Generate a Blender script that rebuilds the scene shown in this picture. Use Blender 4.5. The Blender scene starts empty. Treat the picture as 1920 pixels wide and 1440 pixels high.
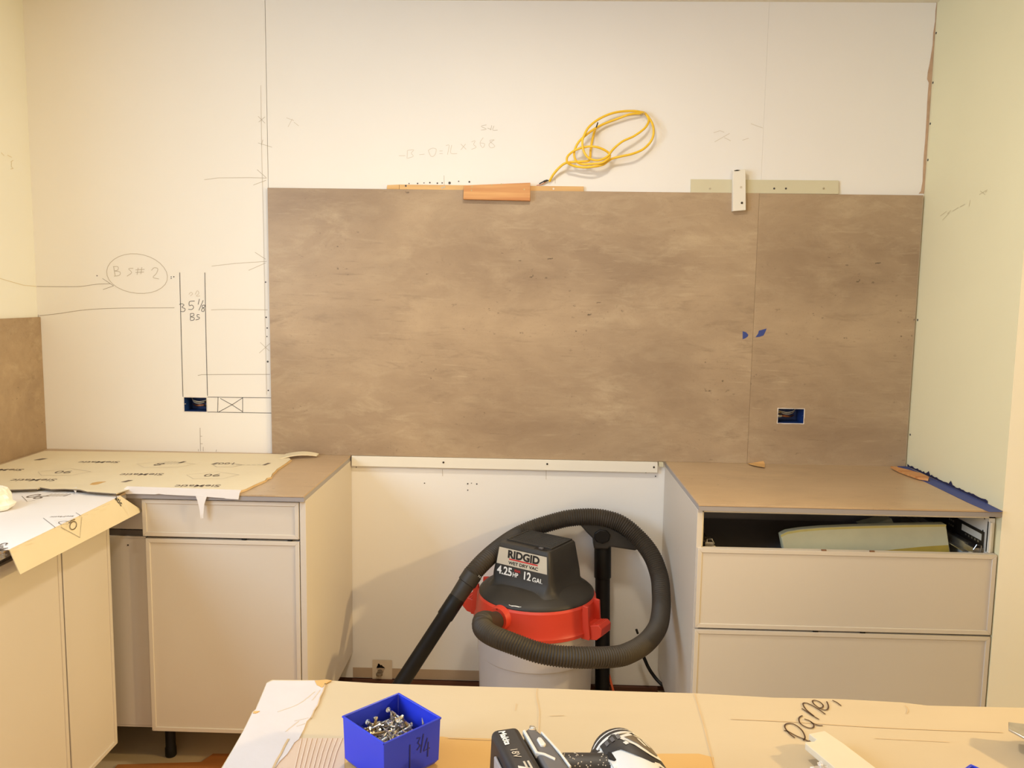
import bpy, bmesh, math, random
from mathutils import Vector, Matrix
random.seed(7)
sc = bpy.context.scene
COL = sc.collection

# ------------------------------------------------------------------ camera
F_PX, CAM = 1532.25, Vector((0.0, -3.04631, 1.52728))
PITCH, YAW, ROLL = 0.10829, -0.0277, 0.01461
def cam_axes():
    fwd = Vector((math.sin(YAW), math.cos(YAW), 0)); rt = Vector((math.cos(YAW), -math.sin(YAW), 0)); dn = Vector((0, 0, -1))
    f2 = fwd*math.cos(PITCH)+dn*math.sin(PITCH); d2 = dn*math.cos(PITCH)-fwd*math.sin(PITCH)
    return rt*math.cos(ROLL)-d2*math.sin(ROLL), d2*math.cos(ROLL)+rt*math.sin(ROLL), f2
RT, DN, FW = cam_axes()
cd = bpy.data.cameras.new('camera'); cam = bpy.data.objects.new('camera', cd); COL.objects.link(cam)
m = Matrix((( RT.x, -DN.x, -FW.x, CAM.x), (RT.y, -DN.y, -FW.y, CAM.y), (RT.z, -DN.z, -FW.z, CAM.z), (0, 0, 0, 1)))
cam.matrix_world = m
cd.sensor_fit = 'HORIZONTAL'; cd.sensor_width = 36.0; cd.lens = F_PX*36/1920; cd.clip_start = 0.02
sc.camera = cam
def ray(u, v): return RT*((u-960)/F_PX)+DN*((v-720)/F_PX)+FW
def py(u, v, y): q = ray(u, v); return CAM+q*((y-CAM.y)/q.y)       # pixel measured on the plane y = const
def pz(u, v, z): q = ray(u, v); return CAM+q*((z-CAM.z)/q.z)
def px(u, v, x): q = ray(u, v); return CAM+q*((x-CAM.x)/q.x)

# ------------------------------------------------------------------ light
def lin(c):
    return tuple((x/255/12.92 if x/255 <= .04045 else ((x/255+.055)/1.055)**2.4) for x in c)
w = bpy.data.worlds.new('world'); sc.world = w; w.use_nodes = True
w.node_tree.nodes['Background'].inputs[0].default_value = (0.62, 0.78, 1.0, 1); w.node_tree.nodes['Background'].inputs[1].default_value = 1.0
def area(name, loc, target, sx, sy, power, col, shape='RECTANGLE'):
    l = bpy.data.lights.new(name, 'AREA'); l.shape = shape; l.size = sx; l.size_y = sy; l.energy = power; l.color = col
    o = bpy.data.objects.new(name, l); COL.objects.link(o); o.location = loc
    o.rotation_euler = (Vector(target)-Vector(loc)).to_track_quat('-Z', 'Y').to_euler(); return o
area('window_daylight', (-1.97, -2.4, 1.82), (0, -2.4, 1.72), 1.6, 1.0, 68, (0.52, 0.73, 1.0))           # blue daylight through the side window
area('rear_fill', (0.3, -5.5, 1.6), (0.3, 0, 1.4), 2.2, 1.4, 38, (1.0, 0.76, 0.58))                  # soft warm fill added behind the camera, no window built there
sl = bpy.data.lights.new('work_lamp', 'SPOT'); sl.energy = 290; sl.color = (1.0, 0.72, 0.34); sl.spot_size = math.radians(66); sl.spot_blend = 0.55; sl.shadow_soft_size = 0.06
so = bpy.data.objects.new('work_lamp', sl); COL.objects.link(so); so.location = (3.0, -2.05, 2.15)      # warm shaded work lamp to the right, aimed left across the island
so.rotation_euler = (Vector((-1.2, -1.75, .95))-so.location).to_track_quat('-Z', 'Y').to_euler()
area('side_fill', (4.4, -1.5, 1.7), (0, -1.3, 1.4), 1.4, 1.4, 52, (1.0, 0.76, 0.26))            # unseen warm fill added beyond the pier to brighten right-facing sides
area('aisle_fill', (0.0, -1.2, 2.56), (0.0, -1.2, 0), 0.22, 0.22, 18.5, (1.0, 0.90, 0.74), 'DISK')  # unseen overhead fill added above the aisle, without a fitting
vs = sc.view_settings
vs.view_transform = 'Standard'; vs.look = 'None'; vs.gamma = 1.0; vs.use_curve_mapping = False; vs.exposure = -0.15

# ------------------------------------------------------------------ materials
def nd(nt, t, **k):
    n = nt.nodes.new(t)
    for a, b in k.items(): setattr(n, a, b)
    return n
MATS = {}
def mat(name, rgb, rough=.6, metal=0., var=.0, scale=8., stretch=(1, 1, 1), bump=0., bscale=60., spec=.5, col2=None, detail=4):
    if name in MATS: return MATS[name]
    M = bpy.data.materials.new(name); M.use_nodes = True; nt = M.node_tree; b = nt.nodes['Principled BSDF']
    b.inputs['Roughness'].default_value = rough; b.inputs['Metallic'].default_value = metal; b.inputs['Specular IOR Level'].default_value = spec
    c = lin(rgb)
    tc = nd(nt, 'ShaderNodeTexCoord'); mp = nd(nt, 'ShaderNodeMapping'); mp.inputs['Scale'].default_value = stretch
    nt.links.new(tc.outputs['Object'], mp.inputs['Vector'])
    n = nd(nt, 'ShaderNodeTexNoise'); n.inputs['Scale'].default_value = scale; n.inputs['Detail'].default_value = detail; nt.links.new(mp.outputs[0], n.inputs['Vector'])
    r = nd(nt, 'ShaderNodeValToRGB'); r.color_ramp.elements[0].position = .3; r.color_ramp.elements[1].position = .7
    c2 = lin(col2) if col2 else tuple(min(1, x*(1+var)) for x in c); c1 = c if col2 else tuple(x*(1-var) for x in c)
    r.color_ramp.elements[0].color = (*c1, 1); r.color_ramp.elements[1].color = (*c2, 1)
    nt.links.new(n.outputs['Fac'], r.inputs[0]); nt.links.new(r.outputs[0], b.inputs['Base Color'])
    if bump:
        n2 = nd(nt, 'ShaderNodeTexNoise'); n2.inputs['Scale'].default_value = bscale; n2.inputs['Detail'].default_value = 5; nt.links.new(mp.outputs[0], n2.inputs['Vector'])
        bp = nd(nt, 'ShaderNodeBump'); bp.inputs['Strength'].default_value = bump; bp.inputs['Distance'].default_value = .002
        nt.links.new(n2.outputs['Fac'], bp.inputs['Height']); nt.links.new(bp.outputs[0], b.inputs['Normal'])
    MATS[name] = M; return M
def stone(name, lo, hi, pale, dark, rough):
    M = bpy.data.materials.new(name); M.use_nodes = True; nt = M.node_tree; b = nt.nodes['Principled BSDF']; L = nt.links.new
    b.inputs['Roughness'].default_value = rough; b.inputs['Specular IOR Level'].default_value = .4
    tc = nd(nt, 'ShaderNodeTexCoord')
    def noise(stretch, scale, det, rg=.6, off=0, dist=0.):
        mp = nd(nt, 'ShaderNodeMapping'); mp.inputs['Scale'].default_value = stretch; mp.inputs['Location'].default_value = (off, off*.7, off*1.3); L(tc.outputs['Object'], mp.inputs['Vector'])
        n = nd(nt, 'ShaderNodeTexNoise'); n.inputs['Scale'].default_value = scale; n.inputs['Detail'].default_value = det; n.inputs['Roughness'].default_value = rg; n.inputs['Distortion'].default_value = dist; L(mp.outputs[0], n.inputs['Vector']); return n.outputs['Fac']
    def ramp(f, a, bb, ca=(0, 0, 0), cb=(1, 1, 1)):
        r = nd(nt, 'ShaderNodeValToRGB'); r.color_ramp.elements[0].position = a; r.color_ramp.elements[1].position = bb
        r.color_ramp.elements[0].color = (*ca, 1); r.color_ramp.elements[1].color = (*cb, 1); L(f, r.inputs[0]); return r.outputs[0]
    def mul(a, bb, k=1.):
        n = nd(nt, 'ShaderNodeMath', operation='MULTIPLY'); L(a, n.inputs[0]); L(bb, n.inputs[1])
        n2 = nd(nt, 'ShaderNodeMath', operation='MULTIPLY'); L(n.outputs[0], n2.inputs[0]); n2.inputs[1].default_value = k; return n2.outputs[0]
    def mix(base, col, fac, mode='MIX'):
        n = nd(nt, 'ShaderNodeMix', data_type='RGBA', blend_type=mode); L(fac, n.inputs[0]); L(base, n.inputs[6])
        if isinstance(col, tuple): n.inputs[7].default_value = (*col, 1)
        else: L(col, n.inputs[7])
        return n.outputs[2]
    one = nd(nt, 'ShaderNodeValue'); one.outputs[0].default_value = 1.0; one = one.outputs[0]
    c = ramp(noise((1, 1.6, 1.9), 1.7, 7, .62, 3.1, .4), .32, .68, lin(lo), lin(hi))
    c = mix(c, lin(pale), mul(ramp(noise((1.2, 3, 3.2), 4.6, 12, .7, 9.2, .6), .48, .74), ramp(noise((1, 1, 1.3), 2.2, 3, .5, 5), .34, .66), .62))
    c = mix(c, lin(dark), mul(ramp(noise((1.1, 4, 4.6), 5.5, 12, .72, 1.7, .5), .53, .74), ramp(noise((1, 1, 1.2), 2.7, 3, .5, 14), .44, .62), .60))
    c = mix(c, lin(pale), mul(ramp(noise((2.2, 26, 26), 4., 6, .6, 21), .58, .74), ramp(noise((1, 1, 1), 3.5, 2, .5, 31), .45, .65), .42))
    c = mix(c, lin(dark), mul(ramp(noise((2.0, 22, 22), 4.4, 6, .6, 41), .60, .74), ramp(noise((1, 1, 1), 3.0, 2, .5, 51), .45, .65), .50))
    pit = mul(ramp(noise((1, 1.5, 1.5), 46, 3, .6, 61), .64, .70), ramp(noise((1, 1, 1.6), 5.2, 4, .6, 71), .56, .66), .75)
    c = mix(c, tuple(x*.35 for x in lin(dark)), pit)
    spk = mul(ramp(noise((1, 1, 1), 210, 2, .5, 81), .62, .72), one, .20)
    c = mix(c, lin(dark), spk)
    L(c, b.inputs['Base Color'])
    bp = nd(nt, 'ShaderNodeBump'); bp.inputs['Strength'].default_value = .12; bp.inputs['Distance'].default_value = .001
    L(noise((1, 1, 1), 120, 4, .6), bp.inputs['Height']); L(bp.outputs[0], b.inputs['Normal'])
    MATS[name] = M; return M
STONE = stone('taupe_stone', (150, 127, 102), (182, 158, 128), (204, 184, 152), (118, 98, 78), .42)
COUNTER = stone('counter_stone', (178, 152, 121), (194, 167, 134), (206, 180, 144), (138, 113, 88), .34)
WHITE = mat('white_board', (236, 232, 226), .75, var=.012, scale=2.5, spec=.25)
PAINTL = mat('pale_left_wall_paint', (231, 231, 226), .75, var=.015, scale=2.2, bump=.06, bscale=220, spec=.2)
PAINT = mat('cream_wall_paint', (231, 223, 186), .75, var=.015, scale=2.2, bump=.06, bscale=220, spec=.2)
JAMB = mat('lit_jamb_paint', (246, 240, 224), .7, var=.01, scale=2, spec=.2)  # wall paint lightened: brighter light on the pier's front put into its colour
CEIL = mat('ceiling_paint', (232, 224, 204), .8, var=.01, scale=2, spec=.2)
CAB = mat('greige_lacquer', (209, 199, 186), .45, var=.012, scale=3, spec=.35)
CARC = mat('white_melamine', (228, 222, 210), .4, var=.01, scale=3)
DARKIN = mat('grey_bay_interior', (150, 146, 146), .6, var=.03, scale=5)
EDGE = mat('grey_edge_band', (152, 146, 146), .4, var=.02, scale=6)
SHADOWGAP = mat('dark_finger_channel', (92, 84, 78), .5, var=.03)
FLOORM = mat('pale_subfloor', (196, 174, 140), .7, var=.06, scale=4, bump=.1)
KRAFT = mat('orange_brown_wood', (164, 104, 50), .6, var=.10, scale=5, stretch=(1, 8, 8))
DWOOD = mat('dark_red_wood', (88, 50, 30), .6, var=.12, scale=7, stretch=(1, 9, 9))
PINE = mat('pine_wood', (216, 164, 104), .55, scale=3, stretch=(1, 16, 18), col2=(186, 118, 64), detail=6)
PLYW = mat('plywood_strip', (222, 182, 122), .6, scale=4, stretch=(1, 14, 14), col2=(206, 160, 100))
KHAKI = mat('primed_cleat_paint', (208, 200, 170), .6, var=.02, scale=8)
WPAINT = mat('white_painted_wood', (232, 226, 212), .45, var=.015, scale=9)
YEL = mat('yellow_cable_jacket', (240, 196, 52), .42, var=.05, scale=30)
BLACK = mat('black_plastic', (16, 14, 13), .5, spec=.3, var=.12, scale=20, bump=.04, bscale=300)
BLACKD = mat('dusty_black_plastic', (47, 43, 38), .55, var=.14, scale=9, bump=.05, bscale=260)
HOSE = mat('dusty_grey_black_hose', (60, 52, 42), .6, var=.16, scale=7, bump=.04)
RED = mat('orange_red_plastic', (206, 62, 42), .42, var=.05, scale=7)
DRUM = mat('light_grey_drum_plastic', (188, 182, 180), .45, var=.02, scale=5)
LABELM = mat('cream_label', (206, 196, 176), .5, var=.02)
INK = mat('black_print', (26, 22, 20), .5)
INKR = mat('red_print', (206, 44, 40), .5)
INKW = mat('white_print', (240, 238, 232), .5)
PENCIL = mat('pencil_graphite', (70, 66, 64), .6)
PENCILF = mat('faint_pencil_graphite', (188, 177, 158), .6)
PENCILG = mat('light_pencil_graphite', (206, 196, 178), .6)
PENCILM = mat('rubbed_pencil_graphite', (162, 151, 136), .6)
SHEET = mat('cream_protective_card', (226, 213, 184), .7, var=.025, scale=6, bump=.08, bscale=90, spec=.2)
SHEETW = mat('white_card_face', (232, 226, 222), .7, var=.015, scale=6, spec=.2)
CARDIN = mat('grey_card_core', (112, 98, 82), .9, var=.1, scale=30)
PRINTG = mat('grey_brown_print', (112, 98, 86), .7)
PRINTL = mat('pale_grey_print', (190, 178, 160), .7)
CBOARD = mat('kraft_cardboard', (196, 177, 146), .8, var=.03, scale=3, stretch=(1, 3, 1), bump=.06, bscale=120, spec=.15)
CBOARD2 = mat('orange_kraft_cardboard', (202, 163, 104), .8, var=.03, scale=3, bump=.06, bscale=120, spec=.15)
CORR = mat('exposed_corrugation', (206, 180, 156), .85, var=.04, scale=12, spec=.15)
TORN = mat('torn_white_liner', (204, 195, 191), .85, var=.03, scale=14, bump=.35, bscale=40, spec=.15)
CREASE = mat('cardboard_crease', (196, 166, 124), .8, var=.08, scale=30)
BLUE = mat('blue_bin_plastic', (38, 56, 200), .34, var=.03, scale=10)
BLUED = mat('navy_marker', (28, 28, 92), .6)
TAPE = mat('blue_masking_tape', (56, 72, 138), .65, var=.06, scale=40)
TAPED = mat('torn_navy_tape_edge', (36, 36, 70), .7, var=.1, scale=60)
BOXBL = mat('blue_electrical_box', (24, 56, 116), .4, var=.05, scale=30)
MUD = mat('white_mud_rim', (222, 214, 204), .85, var=.04, scale=60)
STEEL = mat('zinc_steel', (196, 192, 184), .28, .9, var=.10, scale=60)
STEELB = mat('brass_toned_steel', (190, 168, 124), .3, .9, var=.10, scale=60)
DSTEEL = mat('dark_steel', (74, 68, 62), .4, .8, var=.1, scale=40)
WIREW = mat('white_wire', (214, 206, 186), .5); WIREC = mat('copper_wire', (178, 112, 70), .35, .8); WIREB = mat('black_wire', (24, 22, 22), .5)
FOAM = mat('cream_foam', (248, 242, 200), .9, var=.03, scale=18, bump=.15, bscale=260, spec=.1)
FOAMY = mat('yellowed_foam', (232, 200, 92), .9, var=.06, scale=18, bump=.15, bscale=260, spec=.1)
PLASTER = mat('bare_brown_plaster', (192, 162, 134), .9, var=.12, scale=24, bump=.4, bscale=90, spec=.1)
TAUPEW = mat('bare_grey_board', (182, 160, 136), .85, var=.03, scale=10, spec=.1)
HOLE = mat('dark_cavity', (30, 22, 16), .9)
GALV = mat('dirty_galvanised_pipe', (128, 114, 96), .5, .5, var=.25, scale=40)
PAPER = mat('white_crumpled_paper', (240, 234, 222), .8, var=.02, scale=20)
ORCORD = mat('orange_cord', (214, 92, 50), .5)
DRW = mat('drill_white_plastic', (214, 209, 200), .35, var=.02, scale=30)
DRK = mat('drill_dark_rubber', (36, 30, 28), .5, var=.12, scale=40)
DRM = mat('drill_grey_plastic', (92, 88, 88), .4, var=.06, scale=30)
BUMPER = mat('brown_bumper', (120, 84, 58), .6)

# ------------------------------------------------------------------ mesh helpers
def fin(name, verts, faces, mat_, parent=None, local=False, smooth=None, bevel=0., seg=2, mats=None, fmat=None):
    verts = [Vector(v) for v in verts]
    if local: c = Vector((0, 0, 0))
    else:
        c = Vector(((min(v.x for v in verts)+max(v.x for v in verts))/2, (min(v.y for v in verts)+max(v.y for v in verts))/2, min(v.z for v in verts)))
    me = bpy.data.meshes.new(name); me.from_pydata([v-c for v in verts], [], faces)
    bm = bmesh.new(); bm.from_mesh(me)
    bmesh.ops.recalc_face_normals(bm, faces=bm.faces[:])
    bm.to_mesh(me); bm.free()
    me.materials.append(mat_)
    for mm in (mats or []): me.materials.append(mm)
    if fmat:
        for p, i in zip(me.polygons, fmat): p.material_index = i
    if smooth is not None:
        for p in me.polygons: p.use_smooth = True
        me.set_sharp_from_angle(angle=math.radians(smooth))
    o = bpy.data.objects.new(name, me); COL.objects.link(o)
    if parent is not None:
        o.parent = parent; o.location = c if local else c-wloc(parent)
    else: o.location = c
    if bevel:
        b = o.modifiers.new('bevel', 'BEVEL'); b.width = bevel; b.segments = seg; b.limit_method = 'ANGLE'; b.angle_limit = math.radians(40)
        for p in me.polygons: p.use_smooth = True
        me.set_sharp_from_angle(angle=math.radians(30))
    return o
def wloc(o):
    l = Vector((0, 0, 0))
    while o is not None: l += o.location; o = o.parent
    return l
BOXF = [(0, 1, 2, 3), (7, 6, 5, 4), (0, 4, 5, 1), (1, 5, 6, 2), (2, 6, 7, 3), (3, 7, 4, 0)]
def boxv(x0, x1, y0, y1, z0, z1):
    return [(x0, y0, z0), (x1, y0, z0), (x1, y1, z0), (x0, y1, z0), (x0, y0, z1), (x1, y0, z1), (x1, y1, z1), (x0, y1, z1)]
def box(name, x0, x1, y0, y1, z0, z1, m_, parent=None, bevel=0., **k):
    return fin(name, boxv(x0, x1, y0, y1, z0, z1), BOXF, m_, parent, bevel=bevel, **k)
def join(parts):
    V, Fc = [], []
    for v, f in parts:
        n = len(V); V += list(v); Fc += [tuple(i+n for i in ff) for ff in f]
    return V, Fc
def boxes(name, lst, m_, parent=None, **k):
    V, Fc = join([(boxv(*b), BOXF) for b in lst]); return fin(name, V, Fc, m_, parent, **k)
def prism_g(pts, off):
    pts = [Vector(p) for p in pts]; off = Vector(off); n = len(pts)
    V = pts+[p+off for p in pts]
    return V, [tuple(range(n)), tuple(range(2*n-1, n-1, -1))]+[(i, (i+1) % n, n+(i+1) % n, n+i) for i in range(n)]
def prism(name, pts, off, m_, parent=None, **k):
    V, Fc = prism_g(pts, off); return fin(name, V, Fc, m_, parent, **k)
def cr(pts, n=8, closed=False):
    P = [Vector(p) for p in pts]; out = []
    if not closed: P = [P[0]*2-P[1]]+P+[P[-1]*2-P[-2]]; R_ = range(1, len(P)-2)
    else: R_ = range(len(P))
    for i in R_:
        a, b, c, d = P[(i-1) % len(P)], P[i], P[(i+1) % len(P)], P[(i+2) % len(P)]
        for k in range(n):
            t = k/n
            out.append(.5*((2*b)+(c-a)*t+(2*a-5*b+4*c-d)*t*t+(3*b-a-3*c+d)*t**3))
    if not closed: out.append(P[-2].copy())
    return out
def tube_g(pts, rad, seg=10, cap=True, flat=1.0):
    pts = [Vector(p) for p in pts]; n = len(pts); V = []; Fc = []
    rads = rad if isinstance(rad, (list, tuple)) else [rad]*n
    t0 = (pts[1]-pts[0]).normalized(); up = Vector((0, 0, 1)) if abs(t0.z) < .9 else Vector((1, 0, 0))
    nrm = (up-t0*up.dot(t0)).normalized()
    for i, p in enumerate(pts):
        t = (pts[min(i+1, n-1)]-pts[max(i-1, 0)]).normalized()
        nrm = (nrm-t*nrm.dot(t)).normalized(); bn = t.cross(nrm)
        for k in range(seg):
            a = 2*math.pi*k/seg; V.append(p+nrm*(math.cos(a)*rads[i])+bn*(math.sin(a)*rads[i]*flat))
    for i in range(n-1):
        for k in range(seg): Fc.append((i*seg+k, i*seg+(k+1) % seg, (i+1)*seg+(k+1) % seg, (i+1)*seg+k))
    if cap: Fc += [tuple(range(seg-1, -1, -1)), tuple(range((n-1)*seg, n*seg))]
    return V, Fc
def tube(name, pts, rad, m_, parent=None, seg=10, smooth=50, flat=1.0, **k):
    V, Fc = tube_g(pts, rad, seg, flat=flat); return fin(name, V, Fc, m_, parent, smooth=smooth, **k)
def lathe_g(prof, c, seg=48, a0=0., cap=True):
    V, Fc = [], []
    for r, z in prof:
        for k in range(seg):
            a = a0+2*math.pi*k/seg; V.append((c[0]+r*math.cos(a), c[1]+r*math.sin(a), c[2]+z))
    for i in range(len(prof)-1):
        for k in range(seg): Fc.append((i*seg+k, i*seg+(k+1) % seg, (i+1)*seg+(k+1) % seg, (i+1)*seg+k))
    if cap: Fc += [tuple(range(seg-1, -1, -1)), tuple(range((len(prof)-1)*seg, len(prof)*seg))]
    return V, Fc
def lathe(name, prof, c, m_, parent=None, seg=48, smooth=35, **k):
    V, Fc = lathe_g(prof, c, seg); return fin(name, V, Fc, m_, parent, smooth=smooth, **k)
def ribbon_g(pts, nrm, wd):
    pts = [Vector(p) for p in pts]; nrm = Vector(nrm).normalized(); V = []; Fc = []; n = len(pts)
    for i, p in enumerate(pts):
        t = (pts[min(i+1, n-1)]-pts[max(i-1, 0)]); t = t.normalized() if t.length > 1e-9 else Vector((1, 0, 0)); s = nrm.cross(t)*(wd/2)
        V += [p-s, p+s]
    for i in range(n-1): Fc.append((2*i, 2*i+1, 2*i+3, 2*i+2))
    return V, Fc
def text_g(s, O, ux, uy, h, center=True, bold=0.):
    cu = bpy.data.curves.new('t', 'FONT'); cu.body = s; cu.size = 1.0; cu.resolution_u = 3; cu.offset = bold
    ob = bpy.data.objects.new('t', cu); me = bpy.data.meshes.new_from_object(ob)
    vs_ = [v.co.copy() for v in me.vertices]; fs = [tuple(p.vertices) for p in me.polygons]
    bpy.data.objects.remove(ob); bpy.data.curves.remove(cu); bpy.data.meshes.remove(me)
    x0, x1 = min(v.x for v in vs_), max(v.x for v in vs_); y0, y1 = min(v.y for v in vs_), max(v.y for v in vs_)
    k = h/.72
    ux, uy, O = Vector(ux), Vector(uy), Vector(O)
    cx_ = (x0+x1)/2 if center else x0; cy_ = .36 if center else 0
    return [O+ux*((v.x-cx_)*k)+uy*((v.y-cy_)*k) for v in vs_], fs, (x1-x0)*k
def tag(o, label, cat, group=None):
    o['label'] = label; o['category'] = cat
    if group: o['group'] = group
    return o
def struct(o): o['kind'] = 'structure'; return o
def empty(name, loc, rz=0.):
    o = bpy.data.objects.new(name, None); COL.objects.link(o); o.location = loc; o.rotation_euler = (0, 0, rz); o.empty_display_size = .05; return o
def wallpx(pts, y, n=0): 
    P = [py(u, v, y) for u, v in pts]; return cr(P, n) if n else P

# ------------------------------------------------------------------ setting
XL, XSEAM, XJ, XR, XGL, XGR = -1.883, -.9935, .8005, 1.392, -.692, .497
ZC, ZP, ZTOP = .914, 1.9064, 2.572
def holed(name, x0, x1, z0, z1, yf, yb, holes, m_, parent):
    xs = sorted({x0, x1, *[h[0] for h in holes], *[h[1] for h in holes]}); zs = sorted({z0, z1, *[h[2] for h in holes], *[h[3] for h in holes]})
    V, Fc = [], []
    def q(a, b, c, d): n = len(V); V.extend([a, b, c, d]); Fc.append((n, n+1, n+2, n+3))
    def solid(i, j):
        if i < 0 or j < 0 or i >= len(xs)-1 or j >= len(zs)-1: return False
        cx_, cz_ = (xs[i]+xs[i+1])/2, (zs[j]+zs[j+1])/2
        return not any(h[0] < cx_ < h[1] and h[2] < cz_ < h[3] for h in holes)
    for i in range(len(xs)-1):
        for j in range(len(zs)-1):
            if not solid(i, j): continue
            a, b, c, d = xs[i], xs[i+1], zs[j], zs[j+1]
            q((a, yf, c), (b, yf, c), (b, yf, d), (a, yf, d)); q((a, yb, c), (a, yb, d), (b, yb, d), (b, yb, c))
            if not solid(i-1, j): q((a, yf, c), (a, yf, d), (a, yb, d), (a, yb, c))
            if not solid(i+1, j): q((b, yf, c), (b, yb, c), (b, yb, d), (b, yf, d))
            if not solid(i, j-1): q((a, yf, c), (a, yb, c), (b, yb, c), (b, yf, c))
            if not solid(i, j+1): q((a, yf, d), (b, yf, d), (b, yb, d), (a, yb, d))
    me_v, me_f = V, Fc
    o = fin(name, me_v, me_f, m_, parent)
    bm = bmesh.new(); bm.from_mesh(o.data); bmesh.ops.remove_doubles(bm, verts=bm.verts[:], dist=1e-5); bmesh.ops.recalc_face_normals(bm, faces=bm.faces[:]); bm.to_mesh(o.data); bm.free()
    return o
wall_back = struct(box('wall_back', -2.1, 4.6, .085, .20, 0, ZTOP, WHITE))
OUTL = (-1.333, -1.243, 1.067, 1.125); OUTR = (.904, 1.003, 1.067, 1.125); PIPE = (-.602, -.565, .035, .09)
G = .0016
holed('drywall_panel', XL, XSEAM-G, .0, ZTOP, 0, .013, [OUTL], WHITE, wall_back)
holed('drywall_panel', XSEAM+G*.2, .8068, .026, ZTOP, 0, .013, [PIPE], WHITE, wall_back)
holed('drywall_panel', .8072, XR, .026, ZTOP, 0, .013, [OUTR], WHITE, wall_back)
holed('stud_backing', XL, XR, .0, ZTOP, .014, .084, [OUTL, OUTR, PIPE], DWOOD, wall_back)
box('bare_board_strip', XGL, -.13, -.0012, 0.0, .028, .068, TAUPEW, wall_back)
# torn strip of bare plaster down the right hand corner
tp = [(1757.5, 0), (1755, 20), (1753.5, 40), (1751, 60), (1749, 85), (1746, 105), (1744, 120), (1740, 135), (1739.5, 148), (1742, 155), (1741, 172), (1739.5, 195), (1738, 215), (1736, 240), (1735.5, 265), (1733, 290), (1731, 315), (1729.5, 340), (1727, 358), (1723, 363)]
tl = [py(u+random.uniform(-.8, .8), v, -.002) for u, v in tp]
prism('torn_plaster_strip', tl+[Vector((XR-.0005, -.002, tl[-1].z)), Vector((XR-.0005, -.002, tl[0].z))], (0, .0019, 0), PLASTER, wall_back)
# square patch and a ragged hole round the old gas pipe
pc = py(709, 1257, -.002); inner = []; outer = []
x0, x1, z0, z1 = -.615, -.537, .022, .102
for k in range(96):
    a = 2*math.pi*k/96; r = .0155*(1+.16*math.sin(3*a+1)+.10*math.sin(7*a)+.05*random.uniform(-1, 1)); inner.append(Vector((-.5835+r*math.cos(a)*.95, -.002, .0625+r*1.45*math.sin(a))))
    d = Vector((math.cos(a), 0, math.sin(a))); t = min([((x1 if d.x > 0 else x0)+.5835)/d.x if abs(d.x) > 1e-6 else 9, ((z1 if d.z > 0 else z0)-.0625)/d.z if abs(d.z) > 1e-6 else 9])
    outer.append(Vector((-.5835, -.002, .0625))+d*t)
fin('wall_patch', inner+outer, [(k, (k+1) % 96, 96+(k+1) % 96, 96+k) for k in range(96)], mat('skim_patch', (212, 196, 174), .85, var=.03, scale=30), wall_back)
pipe = tag(tube('gas_pipe_stub', [(-.585, .06, .055), (-.585, -.02, .052)], .0105, GALV, seg=14), 'small dirty metal pipe stub poking from ragged hole low in the wall', 'pipe')
lathe('pipe_collar', [(.009, 0), (.0125, .002), (.0125, .01), (.009, .012)], (-.585, -.018, .044), GALV, pipe, seg=8)

wl = empty('wall_left', (XL, 0, 0)); struct(wl)
WY0, WY1, WZ0, WZ1 = -3.25, -1.55, 1.30, 2.36
boxes('wall_board', [(XL-.1, XL, WY1, .013, 0, ZTOP), (XL-.1, XL, -5.6, WY0, 0, ZTOP), (XL-.1, XL, WY0, WY1, 0, WZ0), (XL-.1, XL, WY0, WY1, WZ1, ZTOP)], PAINTL, wl)
win = empty('window_1', (XL-.05, -2.4, WZ0)); struct(win)
boxes('window_frame', [(XL-.09, XL-.03, WY0, WY1, WZ0, WZ0+.05), (XL-.09, XL-.03, WY0, WY1, WZ1-.05, WZ1), (XL-.09, XL-.03, WY0, WY0+.05, WZ0, WZ1), (XL-.09, XL-.03, WY1-.05, WY1, WZ0, WZ1), (XL-.08, XL-.04, -2.43, -2.37, WZ0, WZ1)], WPAINT, win)
wr = empty('wall_right', (XR, -.3, 0)); struct(wr)
fin('wall_board', boxv(XR, 4.6, -.64, .085, 0, ZTOP), BOXF, PAINT, wr, mats=[JAMB], fmat=[0, 0, 1, 0, 0, 0])
struct(box('wall_outer', 4.5, 4.6, -5.6, -.64, 0, ZTOP, PAINT)); struct(box('wall_rear', -2.1, 4.6, -5.7, -5.6, 0, ZTOP, PAINT))
struct(box('floor', -2.1, 4.6, -5.7, .2, -.1, 0, FLOORM)); struct(box('ceiling', -2.1, 4.6, -5.7, .2, ZTOP, ZTOP+.1, CEIL))
struct(box('trim_1', XGL, XGR, -.015, .0, .0, .024, DWOOD))
# nail heads along the right hand corner of the pale wall
for v in (62, 155, 232, 300, 600, 815):
    u = 1757-57*v/873+ (2.5 if v < 500 else 3)
    p = px(u, v, XR-.0004); prism('nail_head', [p+Vector((0, .004*math.cos(a), .004*math.sin(a))) for a in [k*math.pi/4 for k in range(8)]], (-.001, 0, 0), PENCIL, wr)
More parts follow.
